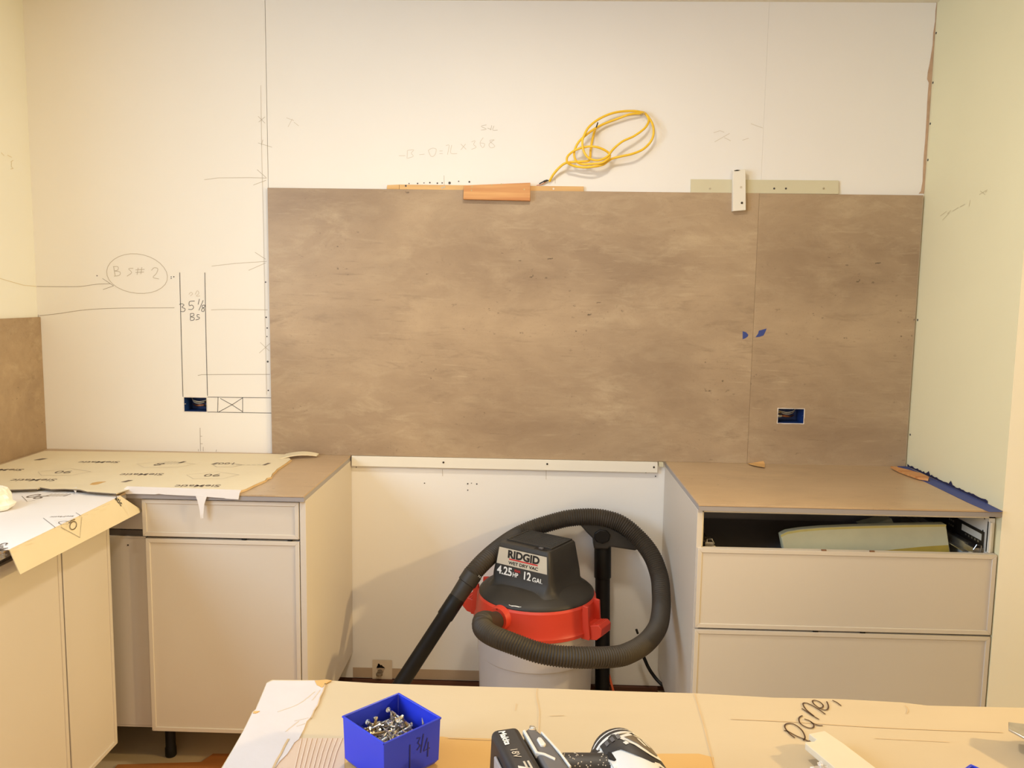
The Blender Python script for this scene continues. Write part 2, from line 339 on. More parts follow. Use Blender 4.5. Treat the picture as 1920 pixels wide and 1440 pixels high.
# rubbed pencil notes on the right wall
V, Fc = [], []
parts = []
for a, b in (((1763, 405), (1775, 396)), ((1767, 413), (1780, 399)), ((1776, 401), (1783, 394)), ((1786, 396), (1797, 389)), ((1800, 388), (1809, 383)), ((1817, 387), (1819, 375)), ((1836, 365), (1849, 357)), ((1838, 358), (1847, 365)), ((1848, 361), (1851, 355))):
    parts.append(ribbon_g([px(*a, XR-.0006), px(*b, XR-.0006)], (-1, 0, 0), .0022))
fin('pencil_note', *join(parts), mat('wall_pencil', (203, 190, 152), .7), wr)
parts = []
for a, b in (((2, 286), (8, 292)), ((14, 291), (22, 295)), ((20, 304), (25, 300)), ((22, 304), (21, 312)), ((21, 312), (25, 316)), ((25, 316), (20, 317)), ((0, 522), (20, 528)), ((20, 528), (45, 535)), ((45, 535), (69, 537))):
    parts.append(ribbon_g([px(*a, XL+.0006), px(*b, XL+.0006)], (1, 0, 0), .0016))
fin('pencil_note', *join(parts), mat('wall_pencil_left', (206, 188, 148), .7), wl)

# ------------------------------------------------------------------ pencil marks on the back wall
YM = -.0007
def marks(name, strokes, m_, wd=.0022, n=0, y=YM, parent=wall_back):
    parts = [ribbon_g(wallpx(s, y, n if len(s) > 2 else 0), (0, -1, 0), wd) for s in strokes]
    return fin(name, *join(parts), m_, parent)
marks('marked_stud_line', [[(337, 511), (340, 640), (343, 744)], [(384, 511), (386, 620), (389, 742)]], PENCIL, .0023)
marks('marked_outlet_line', [[(389, 744.5), (510, 746)], [(389, 772.5), (510, 774.5)], [(409, 744), (408, 773)], [(455, 745), (455, 774)], [(409, 773), (435, 759), (455, 746)], [(413, 747), (435, 759), (455, 772)]], PENCIL, .0020)
marks('pencil_dimension', [  # 35 1/8 BS
    [(336, 571), (341, 569.5), (345, 572), (341, 576), (347, 579), (345, 584), (338, 584)],
    [(365, 564.5), (355.5, 565.5), (355, 573), (360, 572), (363, 576), (360, 580), (353, 580)],
    [(374, 560.5), (371.5, 571)], [(381, 563), (373, 582)],
    [(384, 572), (380, 572.5), (379, 576), (383, 579), (382, 584), (378, 583), (379, 579), (384, 575), (384, 572)],
    [(357, 588), (357, 600)], [(357, 588), (363, 588), (363, 592), (358, 594), (364, 596), (363, 600), (357, 601)],
    [(374, 590), (370, 590), (370, 594), (374, 595), (373, 598), (367, 600)]], PENCIL, .0021, 4)
marks('pencil_note', [[(354, 552), (358, 548), (361, 551), (357, 555)], [(366, 552), (370, 545), (373, 550), (368, 555), (375, 555)]], PENCILG, .002, 4)
el = [(200+57-57*math.cos(a)*1.0+1.5*math.sin(2*a), 513-37*math.sin(a)+8*math.cos(a)*-0.6) for a in [2*math.pi*k/28 for k in range(29)]]
marks('pencil_circle', [el], PENCILF, .002, 0)
marks('pencil_note', [[(213, 500), (216, 517)], [(212, 500), (221, 500), (221, 506), (215, 508)], [(215, 508), (225, 510), (224, 516), (214, 518)], [(250, 503), (241, 504), (247, 511), (238, 518)], [(259, 502), (257, 515)], [(266, 501), (264, 514)], [(254, 506), (271, 505)], [(254, 511), (270, 510)], [(284, 507), (289, 502), (296, 504), (293, 513), (287, 520), (298, 523)]], PENCILF, .002, 3)
marks('pencil_arrow', [[(69, 537), (110, 537.5), (152, 537), (180, 533), (207, 532)], [(192, 522), (213, 536)], [(213, 536), (193, 543)]], PENCILM, .0018, 4)
marks('pencil_line', [[(72, 590), (72, 597)], [(74, 592), (110, 588), (160, 581), (220, 578), (327, 577)]], PENCILM, .0019, 4)
marks('pencil_line', [[(396, 581), (430, 580), (502, 581)]], PENCILF, .0019)
marks('pencil_line', [[(371, 704), (378, 702.5), (440, 702), (506, 702)]], PENCILM, .0019)
marks('pencil_arrow', [[(383, 337), (410, 333.5), (470, 333), (500, 334)], [(482, 318), (499, 333)], [(499, 338), (475, 347)]], PENCILF, .0018)
marks('pencil_arrow', [[(397, 499), (440, 494), (500, 490)], [(478, 473), (498, 486)], [(498, 493), (466, 507)]], PENCILF, .0018)
marks('pencil_cross', [[(488, 642), (505, 658)], [(506, 644), (486, 662)]], PENCILF, .0016)
marks('pencil_cross', [[(484, 218), (497, 231)], [(497, 219), (485, 229)], [(484, 268), (510, 276)], [(493, 262), (490, 272)]], PENCILF, .0015)
marks('pencil_cross', [[(537, 221), (551, 226)], [(548, 223), (540, 238)], [(551, 229), (560, 236)]], PENCILG, .0016)
marks('stud_line', [[(489, 160), (491, 300), (494, 420), (497, 600), (500, 740)]], PENCILG, .0016)
marks('pencil_tick', [[(375, 802), (376, 846)], [(375, 818), (379, 818)], [(376, 832), (380, 832)], [(372, 846), (372, 842)], [(381, 846), (381, 838)], [(405, 847), (406, 843)]], PENCILM, .0016)
marks('pencil_sum', [[(748, 292), (760, 292)], [(764, 282), (763, 297)], [(764, 282), (776, 281), (771, 287), (775, 293), (764, 297)], [(786, 290), (796, 289)], [(803, 282), (808, 293), (815, 291), (818, 280), (810, 278), (803, 282)], [(824, 283), (830, 283)], [(824, 288), (830, 288)], [(836, 273), (842, 272), (841, 280), (839, 290)], [(847, 272), (845, 287), (857, 288)], [(864, 270), (874, 280)], [(873, 270), (864, 281)], [(884, 266), (891, 264), (888, 271), (893, 276), (884, 280)], [(906, 258), (900, 268), (905, 277), (909, 270), (901, 268)], [(926, 262), (918, 264), (928, 274), (920, 277), (917, 270), (927, 262)]], PENCILG, .0016, 3)
marks('pencil_note', [[(912, 234), (902, 237), (912, 242), (902, 244)], [(914, 240), (921, 243)], [(922, 235), (920, 244)], [(926, 236), (924, 244), (933, 244)]], PENCILF, .0015, 3)
marks('pencil_note', [[(1338, 249), (1350, 245), (1358, 248)], [(1340, 266), (1356, 257), (1368, 250)], [(1358, 258), (1370, 264)], [(1392, 263), (1404, 259)], [(1408, 232), (1430, 240)]], PENCILG, .0016)
marks('pencil_tick', [[(832.5, 329), (833, 348)], [(1041, 335), (1041, 344)], [(766, 344), (768, 348)]], PENCILF, .0016)
marks('pencil_tick', [[(829.5, 880), (830, 893)], [(1024, 880), (1024, 899)]], PENCILF, .0016)
def dot(u, v, r, name='pin_hole', m_=PENCIL, y=YM, parent=wall_back):
    p = py(u, v, y); prism(name, [p+Vector((r*math.cos(k*math.pi/3), 0, r*math.sin(k*math.pi/3))) for k in range(6)], (0, -.0006, 0), m_, parent)
for u, v, r in ((182, 517, .0022), (321, 519, .002), (321, 522, .002), (326, 519, .0024), (498, 529, .003), (499, 595, .0032), (501, 615, .003), (500.5, 631, .0024), (502, 678, .004), (503, 732, .003), (767, 344, .0022), (783, 344, .003), (795, 343, .0022), (806, 342.5, .003), (820, 343.5, .003), (829, 343, .0026), (843, 343, .005), (860, 340, .0024), (880, 341, .0036), (796, 906, .0025), (877, 907, .003), (884, 906, .002), (894, 907.5, .003), (877, 919, .0026), (668, 876, .0022), (1229, 893, .0026), (1211, 886, .0022)):
    dot(u, v, r)

# ------------------------------------------------------------------ splashback panels
YF = -.012
pA = tag(box('splashback_panel', XSEAM, XJ-.0002, YF, -.0003, ZC, ZP, STONE, bevel=.0007), 'wide taupe stone-look splashback panel in the middle of the back wall', 'splashback', 'stone-look splashback panels')
pB = tag(holed('splashback_panel', XJ+.0002, XR-.008, ZC, ZP-.001, YF, -.0003, [OUTR], STONE, None), 'narrow taupe stone-look splashback panel with the outlet cut-out, at the right corner', 'splashback', 'stone-look splashback panels')
pC = tag(box('splashback_panel', XL+.0003, XL+.012, -1.5, -.0005, ZC, 1.419, STONE, bevel=.0007), 'low taupe stone-look splashback panel on the left side wall', 'splashback', 'stone-look splashback panels')

# ------------------------------------------------------------------ worktops
TH = .020
ct = [(XL, 0), (XGL, 0), (XGL, -.64), (-1.238, -.64), (-1.238, -2.6), (XL, -2.6)]
ctl = empty('worktop', (-1.3, -.4, ZC-TH)); tag(ctl, 'taupe stone-look corner worktop under the printed card sheets on the left', 'worktop')
prism('slab', [(x, y, ZC) for x, y in ct], (0, 0, -.006), COUNTER, ctl, bevel=.0008)
ct2 = [(XL, 0), (XGL-.001, 0), (XGL-.001, -.639), (-1.239, -.639), (-1.239, -2.6), (XL, -2.6)]
prism('edge_build_up', [(x, y, ZC-.0065) for x, y in ct2], (0, 0, -TH+.0065), EDGE, ctl)
ctr = empty('worktop', (.95, -.3, ZC-TH)); tag(ctr, 'taupe stone-look worktop on the drawer cabinet at the right', 'worktop')
box('slab', XGR, XR, -.64, 0, ZC-.006, ZC, COUNTER, ctr, bevel=.0008)
box('edge_build_up', XGR+.001, XR, -.639, 0, ZC-TH, ZC-.0065, EDGE, ctr)

# ------------------------------------------------------------------ cabinet fronts
def front_y(name, x0, x1, z0, z1, yf, th, parent, m_=CAB, fw=.013, proud=.0035):
    """a front facing the room (-y) with a slim raised frame"""
    d = box(name, x0, x1, yf+proud, yf+th, z0, z1, m_, parent)
    fr = []
    def mit(a, b, c, e):  # one mitred rail
        V, Fc = prism_g([Vector((p[0], yf, p[1])) for p in (a, b, c, e)], (0, proud+.001, 0)); fr.append((V, Fc))
    o = [(x0, z0), (x1, z0), (x1, z1), (x0, z1)]; i = [(x0+fw, z0+fw), (x1-fw, z0+fw), (x1-fw, z1-fw), (x0+fw, z1-fw)]
    for k in range(4): mit(o[k], o[(k+1) % 4], i[(k+1) % 4], i[k])
    fin('edge_frame', *join(fr), m_, d, bevel=.0008, seg=1)
    return d
def front_x(name, y0, y1, z0, z1, xf, th, parent, m_=CAB, fw=.013, proud=.0035):
    d = box(name, xf-th, xf-proud, y0, y1, z0, z1, m_, parent)
    fr = []
    o = [(y0, z0), (y1, z0), (y1, z1), (y0, z1)]; i = [(y0+fw, z0+fw), (y1-fw, z0+fw), (y1-fw, z1-fw), (y0+fw, z1-fw)]
    for k in range(4): fr.append(prism_g([Vector((xf, p[0], p[1])) for p in (o[k], o[(k+1) % 4], i[(k+1) % 4], i[k])], (-proud-.001, 0, 0)))
    fin('edge_frame', *join(fr), m_, d, bevel=.0008, seg=1)
    return d
def leg_at(x, y, h, parent):
    lathe('leg', [(.016, 0), (.018, .004), (.018, .03), (.016, .034), (.016, h)], (x, y, 0), BLACK, parent, seg=20)
def bumper(parent, x, y, z):
    tube('bumper', [(x-.007, y, z), (x+.007, y, z)], .0035, BUMPER if z > .7 and x > .4 else BLACK, parent, seg=8)
ZB = .14
# corner cabinet on the back wall
c1 = empty('base_cabinet', (-.95, -.3, 0)); tag(c1, 'greige base cabinet with one drawer and a door, left of the vacuum', 'cabinet')
boxes('carcass', [(-1.19, -.712, -.606, -.02, ZB, ZB+.018), (-1.19, -1.172, -.606, -.02, ZB, .893), (-1.19, -.712, -.03, -.02, ZB, .893), (-1.19, -.712, -.606, -.55, .872, .893), (-1.19, -.712, -.606, -.585, .748, .79)], CARC, c1)
front_y('drawer_front', -1.198, -.713, .773, .889, -.628, .021, c1)
front_y('door', -1.190, -.713, ZB, .7655, -.628, .021, c1)
box('side_panel', -.7105, XGL, -.625, -.002, ZB-.01, .8938, CAB, c1, bevel=.0006)
box('finger_channel', -1.188, -.713, -.6065, -.6061, .756, .785, SHADOWGAP, c1)
for x, y in ((-1.178, -.53), (-.75, -.53), (-1.178, -.08), (-.75, -.08)): leg_at(x, y, ZB, c1)
for u in (458, 544):
    p = py(u, 1009, -.62); bumper(c1, p.x, -.622, .7692)
# corner filler
cf = empty('corner_filler', (-1.24, -.6, ZB)); tag(cf, 'narrow recessed greige corner filler strip beside the left cabinet door', 'filler')
box('lower_board', -1.42, -1.1935, -.606, -.588, ZB+.006, .758, CAB, cf, bevel=.001)
box('foot_rail', -1.42, -1.1935, -.606, -.588, ZB, ZB+.0055, CAB, cf)
box('upper_board', -1.42, -1.1995, -.598, -.580, .785, .893, CAB, cf, bevel=.001)
box('channel', -1.42, -1.1995, -.600, -.588, .762, .783, SHADOWGAP, cf)
box('channel_lip', -1.42, -1.1995, -.606, -.588, .7585, .7645, CAB, cf)
dp = py(240, 1022, -.6065); prism('screw_hole', [dp+Vector((.0028*math.cos(k), 0, .0028*math.sin(k))) for k in range(6)], (0, -.0005, 0), HOLE, cf)
# cabinets along the left wall
XLF = -1.262
for (y0, y1, lab) in ((-.945, -.702, 'narrow greige cabinet door unit on the left, nearest the back wall'), (-1.55, -.952, 'wide greige cabinet at the left edge of the photo, under the folded card')):
    c2 = empty('base_cabinet', (-1.55, (y0+y1)/2, 0)); tag(c2, lab, 'cabinet')
    box('carcass', XL, XLF-.022, y0+.002, y1, ZB, .893, CARC, c2)
    front_x('door', y0, y1, ZB, .868, XLF, .020, c2)
    for yy in (y0+.04, y1-.06): leg_at(XLF-.09, yy, ZB, c2)
box('finger_channel', XLF-.021, XLF-.012, -1.55, -.702, .869, .893, SHADOWGAP, c2)
# drawer cabinet on the right
c3 = empty('drawer_cabinet', (.95, -.3, 0)); tag(c3, 'greige two-drawer cabinet with an open empty top drawer bay, at the right', 'cabinet')
CX0, CX1 = XGR+.0165, XR-.004
box('side_panel', XGR, XGR+.016, -.628, -.002, .09, .8938, CAB, c3, bevel=.0006)
boxes('carcass', [(CX0, CX0+.006, -.612, -.02, ZB, .893), (CX1-.018, CX1, -.612, -.02, ZB, .893), (CX0, CX1, -.612, -.02, ZB, ZB+.018), (CX0, CX1, -.612, -.54, .883, .893)], CARC, c3)
box('back_board', CX0+.006, CX1-.018, -.035, -.02, ZB+.018, .893, DARKIN, c3)
box('shaded_side', CX0+.0062, CX0+.009, -.600, -.036, ZB+.018, .892, DARKIN, c3)  # dark sheet: shade on the bay's left side put in as colour
box('top_rail', CX0+.006, CX1-.018, -.535, -.50, .862, .8925, EDGE, c3)
box('drawer_base', CX0+.02, CX1-.035, -.60, -.06, .700, .712, DARKIN, c3)
front_y('drawer_front', .5005, XR-.004, .5295, .7775, -.638, .021, c3)
front_y('drawer_front', .5005, XR-.004, ZB, .5235, -.638, .021, c3)
box('stile', CX1-.018, CX1-.012, -.622, -.606, .779, .872, WPAINT, c3)
for u, z in ((1540, .7785), (1630, .7785), (1533, .5262), (1622, .5262)):
    p = py(u, 1100, -.63); bumper(c3, p.x, -.633, z)
for x, y in ((.56, -.53), (1.33, -.53), (.56, -.08), (1.33, -.08)): leg_at(x, y, ZB, c3)
# drawer runners in the open bay
def runner(side):
    xw = CX0+.009 if side < 0 else CX1-.0182; s = -side
    r = empty('drawer_runner', (xw, -.3, .76)); r.parent = c3; r.location = Vector((xw, -.3, .76))-c3.location
    def bb(name, a, b, y0, y1, z0, z1, m_): 
        xa, xb = xw+s*a, xw+s*b; return box(name, min(xa, xb), max(xa, xb), y0, y1, z0, z1, m_, r)
    bb('fixed_rail', 0, .003, -.595, -.06, .790, .835, DSTEEL); bb('fixed_rail_lip', 0, .014, -.595, -.06, .786, .790, DSTEEL)
    bb('sliding_rail', .004, .026, -.575, -.06, .764, .785, STEEL if side > 0 else DSTEEL); bb('sliding_rail_flange', .026, .042, -.56, -.06, .762, .765, STEEL)
    bb('catch', .008, .034, -.600, -.545, .768, .786, STEEL); bb('catch_slot', .014, .028, -.601, -.56, .7865, .789, HOLE)
    bb('catch_tip', .030, .040, -.606, -.588, .762, .772, WPAINT)
    tube('spring_clip', [(xw+s*.012, -.602, .766), (xw+s*.012, -.604, .796), (xw+s*.026, -.604, .798), (xw+s*.034, -.602, .782)], .0014, STEEL, r, seg=6)
    if side > 0:
        bb('rail_sticker', .0031, .0036, -.585, -.47, .806, .826, WPAINT)
        for k in range(3):
            for j in range(2): bb('rail_hole', .0031, .0035, -.395-k*.012, -.388-k*.012, .800+j*.016, .806+j*.016, STEEL)
        for k in range(5): bb('rail_hole', .0031, .0035, -.50-k*.018, -.492-k*.018, .796, .802, STEEL)
runner(-1); runner(1)
for (u, v) in ((1846, 972), (1843, 995)):
    p = px(u, v, CX1-.0185); prism('pin_hole', [p+Vector((0, .003*math.cos(k), .003*math.sin(k))) for k in range(6)], (-.0004, 0, 0), HOLE, c3)
# foam pieces stuffed in the open bay
yfm = -.48
fo = [(1464, 1003), (1476, 997), (1500, 993), (1540, 989.5), (1600, 987), (1690, 984.5), (1774, 983), (1783, 1060), (1475, 1060), (1469, 1030)]
pf = [py(u, v, yfm) for u, v in fo]
pf = [Vector((p.x, p.y, max(p.z, .7125))) for p in pf]
foam = empty('foam_slab', (1.05, -.4, .7125)); tag(foam, 'thick cream foam slab with a curved left end lying in the open drawer bay', 'foam')
prism('foam_block', pf, (0, .03, 0), FOAM, foam, bevel=.003)
fs = [py(u, v, yfm-.0006) for u, v in ((1650, 1033), (1730, 1025), (1778, 1022), (1781.5, 1045), (1620, 1045))]
prism('yellowed_corner', fs, (0, .0004, 0), FOAMY, foam)
te = [p.copy()+Vector((0, -.0007, -.0005)) for p in pf[:7]]
prism('yellowed_edge', te+[p+Vector((0, 0, -.007)) for p in reversed(te)], (0, .0004, 0), mat('pale_yellowed_foam', (240, 224, 140), .9, var=.04, scale=18, spec=.1), foam)
f2 = [py(u, v, -.25) for u, v in ((1618, 988), (1648, 980), (1672, 972), (1680, 990), (1690, 1030), (1640, 1030))]
f2 = [Vector((p.x, p.y, max(p.z, .7125))) for p in f2]
tag(prism('foam_offcut', f2, (0, .07, 0), FOAM, bevel=.003), 'small pointed foam offcut behind the thick foam slab', 'foam')

# ------------------------------------------------------------------ ledger strip under the splashback
lg = empty('ledger_strip', (-.1, -.01, .86)); tag(lg, 'white painted ledger strip screwed under the splashback above the vacuum', 'ledger')
pts = [py(659, 853.5, -.018), py(1233, 866, -.018), py(1233, 886.5, -.018), py(659, 874, -.018)]
prism('strip', [(p.x, -.018, min(p.z, ZC-.001)) for p in pts], (0, .0175, 0), WPAINT, lg, bevel=.001)
for u, v in ((831.5, 867), (1026, 870), (1226, 876)):
    p = py(u, v, -.0185); lathe_o = fin('screw_head', *prism_g([p+Vector((.0038*math.cos(k*math.pi/5), 0, .0038*math.sin(k*math.pi/5))) for k in range(10)], (0, -.001, 0)), DSTEEL, lg)
pp = [py(u, v, -.012) for u, v in ((1235, 866), (1244, 866.5), (1244.5, 876), (1235.5, 875))]
tag(prism('wood_stub', pp, (0, .0115, 0), KHAKI, bevel=.0006), 'tiny pale wood stub between the white ledger strip and right worktop', 'wood stub')

# ------------------------------------------------------------------ cleats and blocks on top of the splashback
def flat(name, pxs, yf, yb, m_, parent=None, **k):
    return prism(name, [py(u, v, yf) for u, v in pxs], (0, yb-yf, 0), m_, parent, **k)
t1 = flat('wood_cleat', [(749, 346), (1094.5, 349.5), (1094.5, 359.6), (749, 354.9)], -.011, -.0005, PLYW, bevel=.0006); tag(t1, 'long thin light wood cleat along the top of the splashback', 'cleat')
for u, v, mm in ((761, 348.5, PENCIL), (829, 352, STEEL), (833, 350.5, STEEL), (1038, 354, STEEL)):
    p = py(u, v, -.0112); fin('screw_head', *prism_g([p+Vector((.0034*math.cos(k*math.pi/5), 0, .0034*math.sin(k*math.pi/5))) for k in range(10)], (0, -.0012, 0)), mm, t1)
tag(flat('wood_offcut', [(726, 347), (748.5, 346), (748.5, 354.9), (725, 354.6)], -.009, -.0005, PLYW, bevel=.0006), 'short light wood offcut at the left end of the long cleat', 'offcut')
t2 = flat('wood_block', [(869.5, 347.5), (994.5, 342.5), (994, 376.5), (868.5, 373.5)], -.034, -.0125, PINE, bevel=.001); tag(t2, 'reddish pine block screwed over the top edge of the splashback', 'wood block')
for u, v in ((885, 350), (884, 357), (922, 347), (940, 345.5), (983, 355)):
    p = py(u, v, -.0342); fin('screw_hole', *prism_g([p+Vector((.003*math.cos(k*math.pi/4), 0, .003*math.sin(k*math.pi/4))) for k in range(8)], (0, -.0005, 0)), STEELB, t2)
t3 = flat('painted_cleat', [(1295.5, 336), (1572.5, 338.5), (1572.5, 364), (1295, 361.4)], -.0095, -.0005, KHAKI, bevel=.0006); tag(t3, 'long pale khaki painted cleat above the right part of the splashback', 'cleat')
for u, v, mm in ((1331, 353.5, STEEL), (1451.5, 353.5, PENCIL), (1473.5, 353.5, PENCIL), (1544.5, 353.5, STEEL)):
    p = py(u, v, -.0098); fin('screw_head', *prism_g([p+Vector((.0036*math.cos(k*math.pi/5), 0, .0036*math.sin(k*math.pi/5))) for k in range(10)], (0, -.001, 0)), mm, t3)
t4 = flat('painted_block', [(1375, 318.5), (1398, 317.5), (1398.5, 394), (1374, 396)], -.033, -.0125, WPAINT, bevel=.001); tag(t4, 'small upright white painted block over the splashback edge at the right', 'wood block')
for u, v, mm in ((1389.5, 351, LABELM), (1391, 380.5, DSTEEL)):
    p = py(u, v, -.0333); fin('screw_head', *prism_g([p+Vector((.0042*math.cos(k*math.pi/5), 0, .0042*math.sin(k*math.pi/5))) for k in range(10)], (0, -.001, 0)), mm, t4)
prism('chipped_edge', [py(u, v, -.0334) for u, v in ((1376, 319.8), (1382, 318.4), (1388.5, 319), (1384, 320.6), (1378, 320.8))], (0, -.0003, 0), HOLE, t4)

# ------------------------------------------------------------------ electrical boxes
def elbox(o, yf, label, flip):
    x0, x1, z0, z1 = o; r = empty('outlet_box', ((x0+x1)/2, yf, z0)); tag(r, label, 'electrical box')
    e = .001; x0 += e; x1 -= e; z0 += e; z1 -= e; t = .002; yb = .075; y0 = yf+.001
    boxes('shell', [(x0, x1, yb-t, yb, z0, z1), (x0, x0+t, y0, yb, z0, z1), (x1-t, x1, y0, yb, z0, z1), (x0, x1, y0, yb, z0, z0+t), (x0, x1, y0, yb, z1-t, z1)], BOXBL, r)
    # ragged plaster rim
    V, Fc = [], []; n = 40; per = []
    for k in range(n):
        s = k/n*4; i = int(s); f = s-i
        c = [(x0, z0), (x1, z0), (x1, z1), (x0, z1)]; a, b = c[i], c[(i+1) % 4]; per.append((a[0]+(b[0]-a[0])*f, a[1]+(b[1]-a[1])*f))
    cx_, cz_ = (x0+x1)/2, (z0+z1)/2
    for x, z in per:
        d = .0006+.0018*random.random(); V += [(x+(.0012 if x < cx_ else -.0012), yf-.001, z+(.0012 if z < cz_ else -.0012)), (x+d*(1 if x > cx_ else -1), yf-.001, z+d*(1 if z > cz_ else -1))]
    for k in range(n): j = (k+1) % n; Fc.append((2*k, 2*k+1, 2*j+1, 2*j))
    fin('plaster_rim', V, Fc, MUD, r)
    s = -1 if flip else 1; xc = cx_
    def wire(name, p, rad, m_): tube(name, cr([(xc+s*a, b, cz_+c) for a, b, c in p], 5), rad, m_, r, seg=7)
    wire('wire', [(-.038, .06, .018), (-.02, .03, .012), (.01, .02, .009), (.038, .035, .016)], .0017, WIREW)
    wire('wire', [(-.036, .06, .010), (-.015, .03, .004), (.012, .022, .003), (.038, .045, .012)], .0017, WIREW)
    wire('wire', [(-.03, .05, -.004), (-.01, .03, -.006), (.015, .03, -.004), (.04, .05, -.002)], .0017, WIREC)
    wire('wire', [(-.03, .055, -.008), (-.01, .035, -.010), (.015, .034, -.008), (.04, .05, -.006)], .0017, WIREC)
    wire('wire', [(-.03, .06, .002), (-.005, .04, .0), (.02, .04, .004), (.04, .06, .006)], .0019, WIREB)
    wire('wire_cap', [(.026, .03, .007), (.033, .026, .008), (.042, .03, .010)], .0048, STEELB if flip else WIREB)
    wire('wire_cap', [(.022, .03, -.006), (.032, .026, -.007), (.042, .03, -.007)], .0042, WIREW if flip else WIREB)
    for xx in (x0+.004, x1-.004): lathe('screw_ear', [(.003, 0), (.003, .003)], (xx, y0+.001, cz_), STEEL if xx < cx_ else BOXBL, r, seg=8)
elbox(OUTL, 0, 'blue outlet box in the white board, below the pencil dimension', False)
elbox(OUTR, YF, 'blue outlet box with loose wires, in the splashback at right', True)
# blue tape scraps on the splashback joint
for pts, lab in (([(1392.5, 621), (1399, 623), (1403, 627.5), (1402.5, 630.5), (1398, 634), (1392.5, 636)], 'small rounded scrap of blue tape left of the splashback joint'),
                 ([(1423, 620), (1437.5, 616), (1435, 622), (1431.5, 629), (1424, 631.5), (1416.5, 632.5), (1421.5, 625.5)], 'slanted scrap of blue tape right of the splashback joint')):
    tag(prism('tape_scrap', [py(u, v, YF-.0006) for u, v in pts], (0, .0005, 0), TAPE), lab, 'tape', 'blue tape scraps on the splashback')
# tape strip, shim and paper scrap on the right worktop
tp_ = [(290, 95), (330, 84), (385, 86), (600, 190), (850, 292), (1210, 460), (1460, 572), (1650, 678), (1640, 694), (1490, 690), (1200, 562), (850, 392), (600, 272), (480, 212), (300, 122)]
tape = empty('tape_strip', (1.37, -.35, ZC)); tag(tape, 'torn blue tape strip along the wall edge of the right worktop', 'tape')
P = [pz(1640+a/6.857, 860+b/6.857, ZC+.0012) for a, b in tp_]
P = [Vector((min(p.x, XR-.0012), max(min(p.y, YF-.001), -.66), p.z)) for p in P]
prism('flat_strip', P, (0, 0, -.0009), TAPE, tape)
V, Fc = [], []; n = 46
for k in range(n+1):
    y = YF-.004-(.545)*k/n; h = .006+.006*random.random()+(.012 if k in (14, 27) else 0)
    V += [(XR-.0010, y, ZC+.0015), (XR-.0014-.001*random.random(), y, ZC+h)]
for k in range(n): Fc.append((2*k, 2*k+1, 2*k+3, 2*k+2))
fin('torn_lip', V, Fc, TAPED, tape)
P = [pz(1640+a/6.857, 860+b/6.857, ZC+.010) for a, b in ((205, 95), (290, 105), (470, 150), (610, 190), (700, 235), (690, 262), (560, 240), (430, 195), (320, 155), (250, 120))]
P = [Vector((min(p.x, XR-.004), min(p.y, YF-.002), p.z)) for p in P]
tag(prism('wood_shim', P, (0, 0, -.0075), PINE, bevel=.0006), 'thin tapered wood shim lying on the blue tape in the right corner', 'shim')
P = [py(1230+a/6.545, 840+b/6.545, YF-.001) for a, b in ((1120, 186), (1180, 182), (1318, 158), (1335, 190))]
P2 = [pz(1230+a/6.545, 840+b/6.545, ZC+.004) for a, b in ((1335, 240), (1250, 226), (1160, 206))]
P = [Vector((p.x, -.0135, max(p.z, ZC+.001))) for p in P]
scr = fin('masking_scrap', P+P2, [tuple(range(7))], PLYW); tag(scr, 'small tan paper scrap at the foot of the splashback joint', 'scrap')

# ------------------------------------------------------------------ yellow cable
cab = empty('cable_coil', py(1205, 212, -.01)); tag(cab, 'coiled yellow electrical cable hanging from a nail above the splashback', 'cable')
def cp(a, b, y): return py(1000+a/7.68, 190+b/7.68, y)
S1 = [(895, 385), (862, 500), (838, 620), (824, 720), (815, 830), (770, 862), (620, 870), (470, 888), (380, 948), (290, 1050), (232, 1152)]
S2 = [(1600, 165), (1450, 140), (1250, 148), (1080, 190), (920, 270), (800, 370), (740, 470), (708, 560), (710, 660), (740, 750), (800, 818), (900, 850), (1000, 832), (1080, 780), (1150, 690), (1280, 580), (1450, 500), (1590, 400), (1650, 320), (1660, 250), (1610, 172)]
S3 = [(1595, 172), (1400, 185), (1200, 255), (1000, 332), (860, 410), (740, 500), (650, 590), (600, 690), (588, 780), (620, 860), (700, 905), (850, 900), (1000, 880), (1098, 800), (1080, 740), (980, 680), (850, 650), (700, 668), (570, 722), (490, 800), (490, 880), (570, 925), (700, 950), (850, 942), (1000, 912), (1120, 832), (1250, 795), (1430, 755), (1580, 690), (1690, 580), (1730, 470), (1720, 340), (1660, 230), (1605, 168)]
def ydep(i, n, base, amp): return -(base+amp*math.sin(math.pi*i/n))
tube('cable_run', cr([cp(a, b, -(.012+.04*math.sin(math.pi*min(1, (len(S1)-1-i)/(len(S1)-1)*1.1)))) for i, (a, b) in enumerate(S1)], 6), .0044, YEL, cab, seg=8)
tube('cable_run', cr([cp(a, b, ydep(i, len(S2)-1, .016, .05)) for i, (a, b) in enumerate(S2)], 6), .0042, YEL, cab, seg=8)
tube('cable_run', cr([cp(a, b, ydep(i, len(S3)-1, .022, .038)-.006*math.sin(i*1.7)) for i, (a, b) in enumerate(S3)], 6), .0042, YEL, cab, seg=8)
tube('bare_end', [cp(905, 378, -.055), cp(918, 340, -.058), cp(930, 302, -.06)], .0022, WIREB, cab, seg=6)
tube('bare_end', cr([cp(235, 1150, -.013), cp(200, 1140, -.012), cp(140, 1160, -.012), cp(85, 1188, -.012)], 4), [.0022]*4+[.0035]*4+[.0022]*5, WIREB, cab, seg=6)
tube('bare_end', cr([cp(195, 1148, -.011), cp(130, 1190, -.011), cp(45, 1212, -.012)], 4), .0014, WIREC, cab, seg=6)
tube('nail', [cp(1600, 165, -.0), cp(1596, 170, -.04)], .0018, STEEL, cab, seg=6)
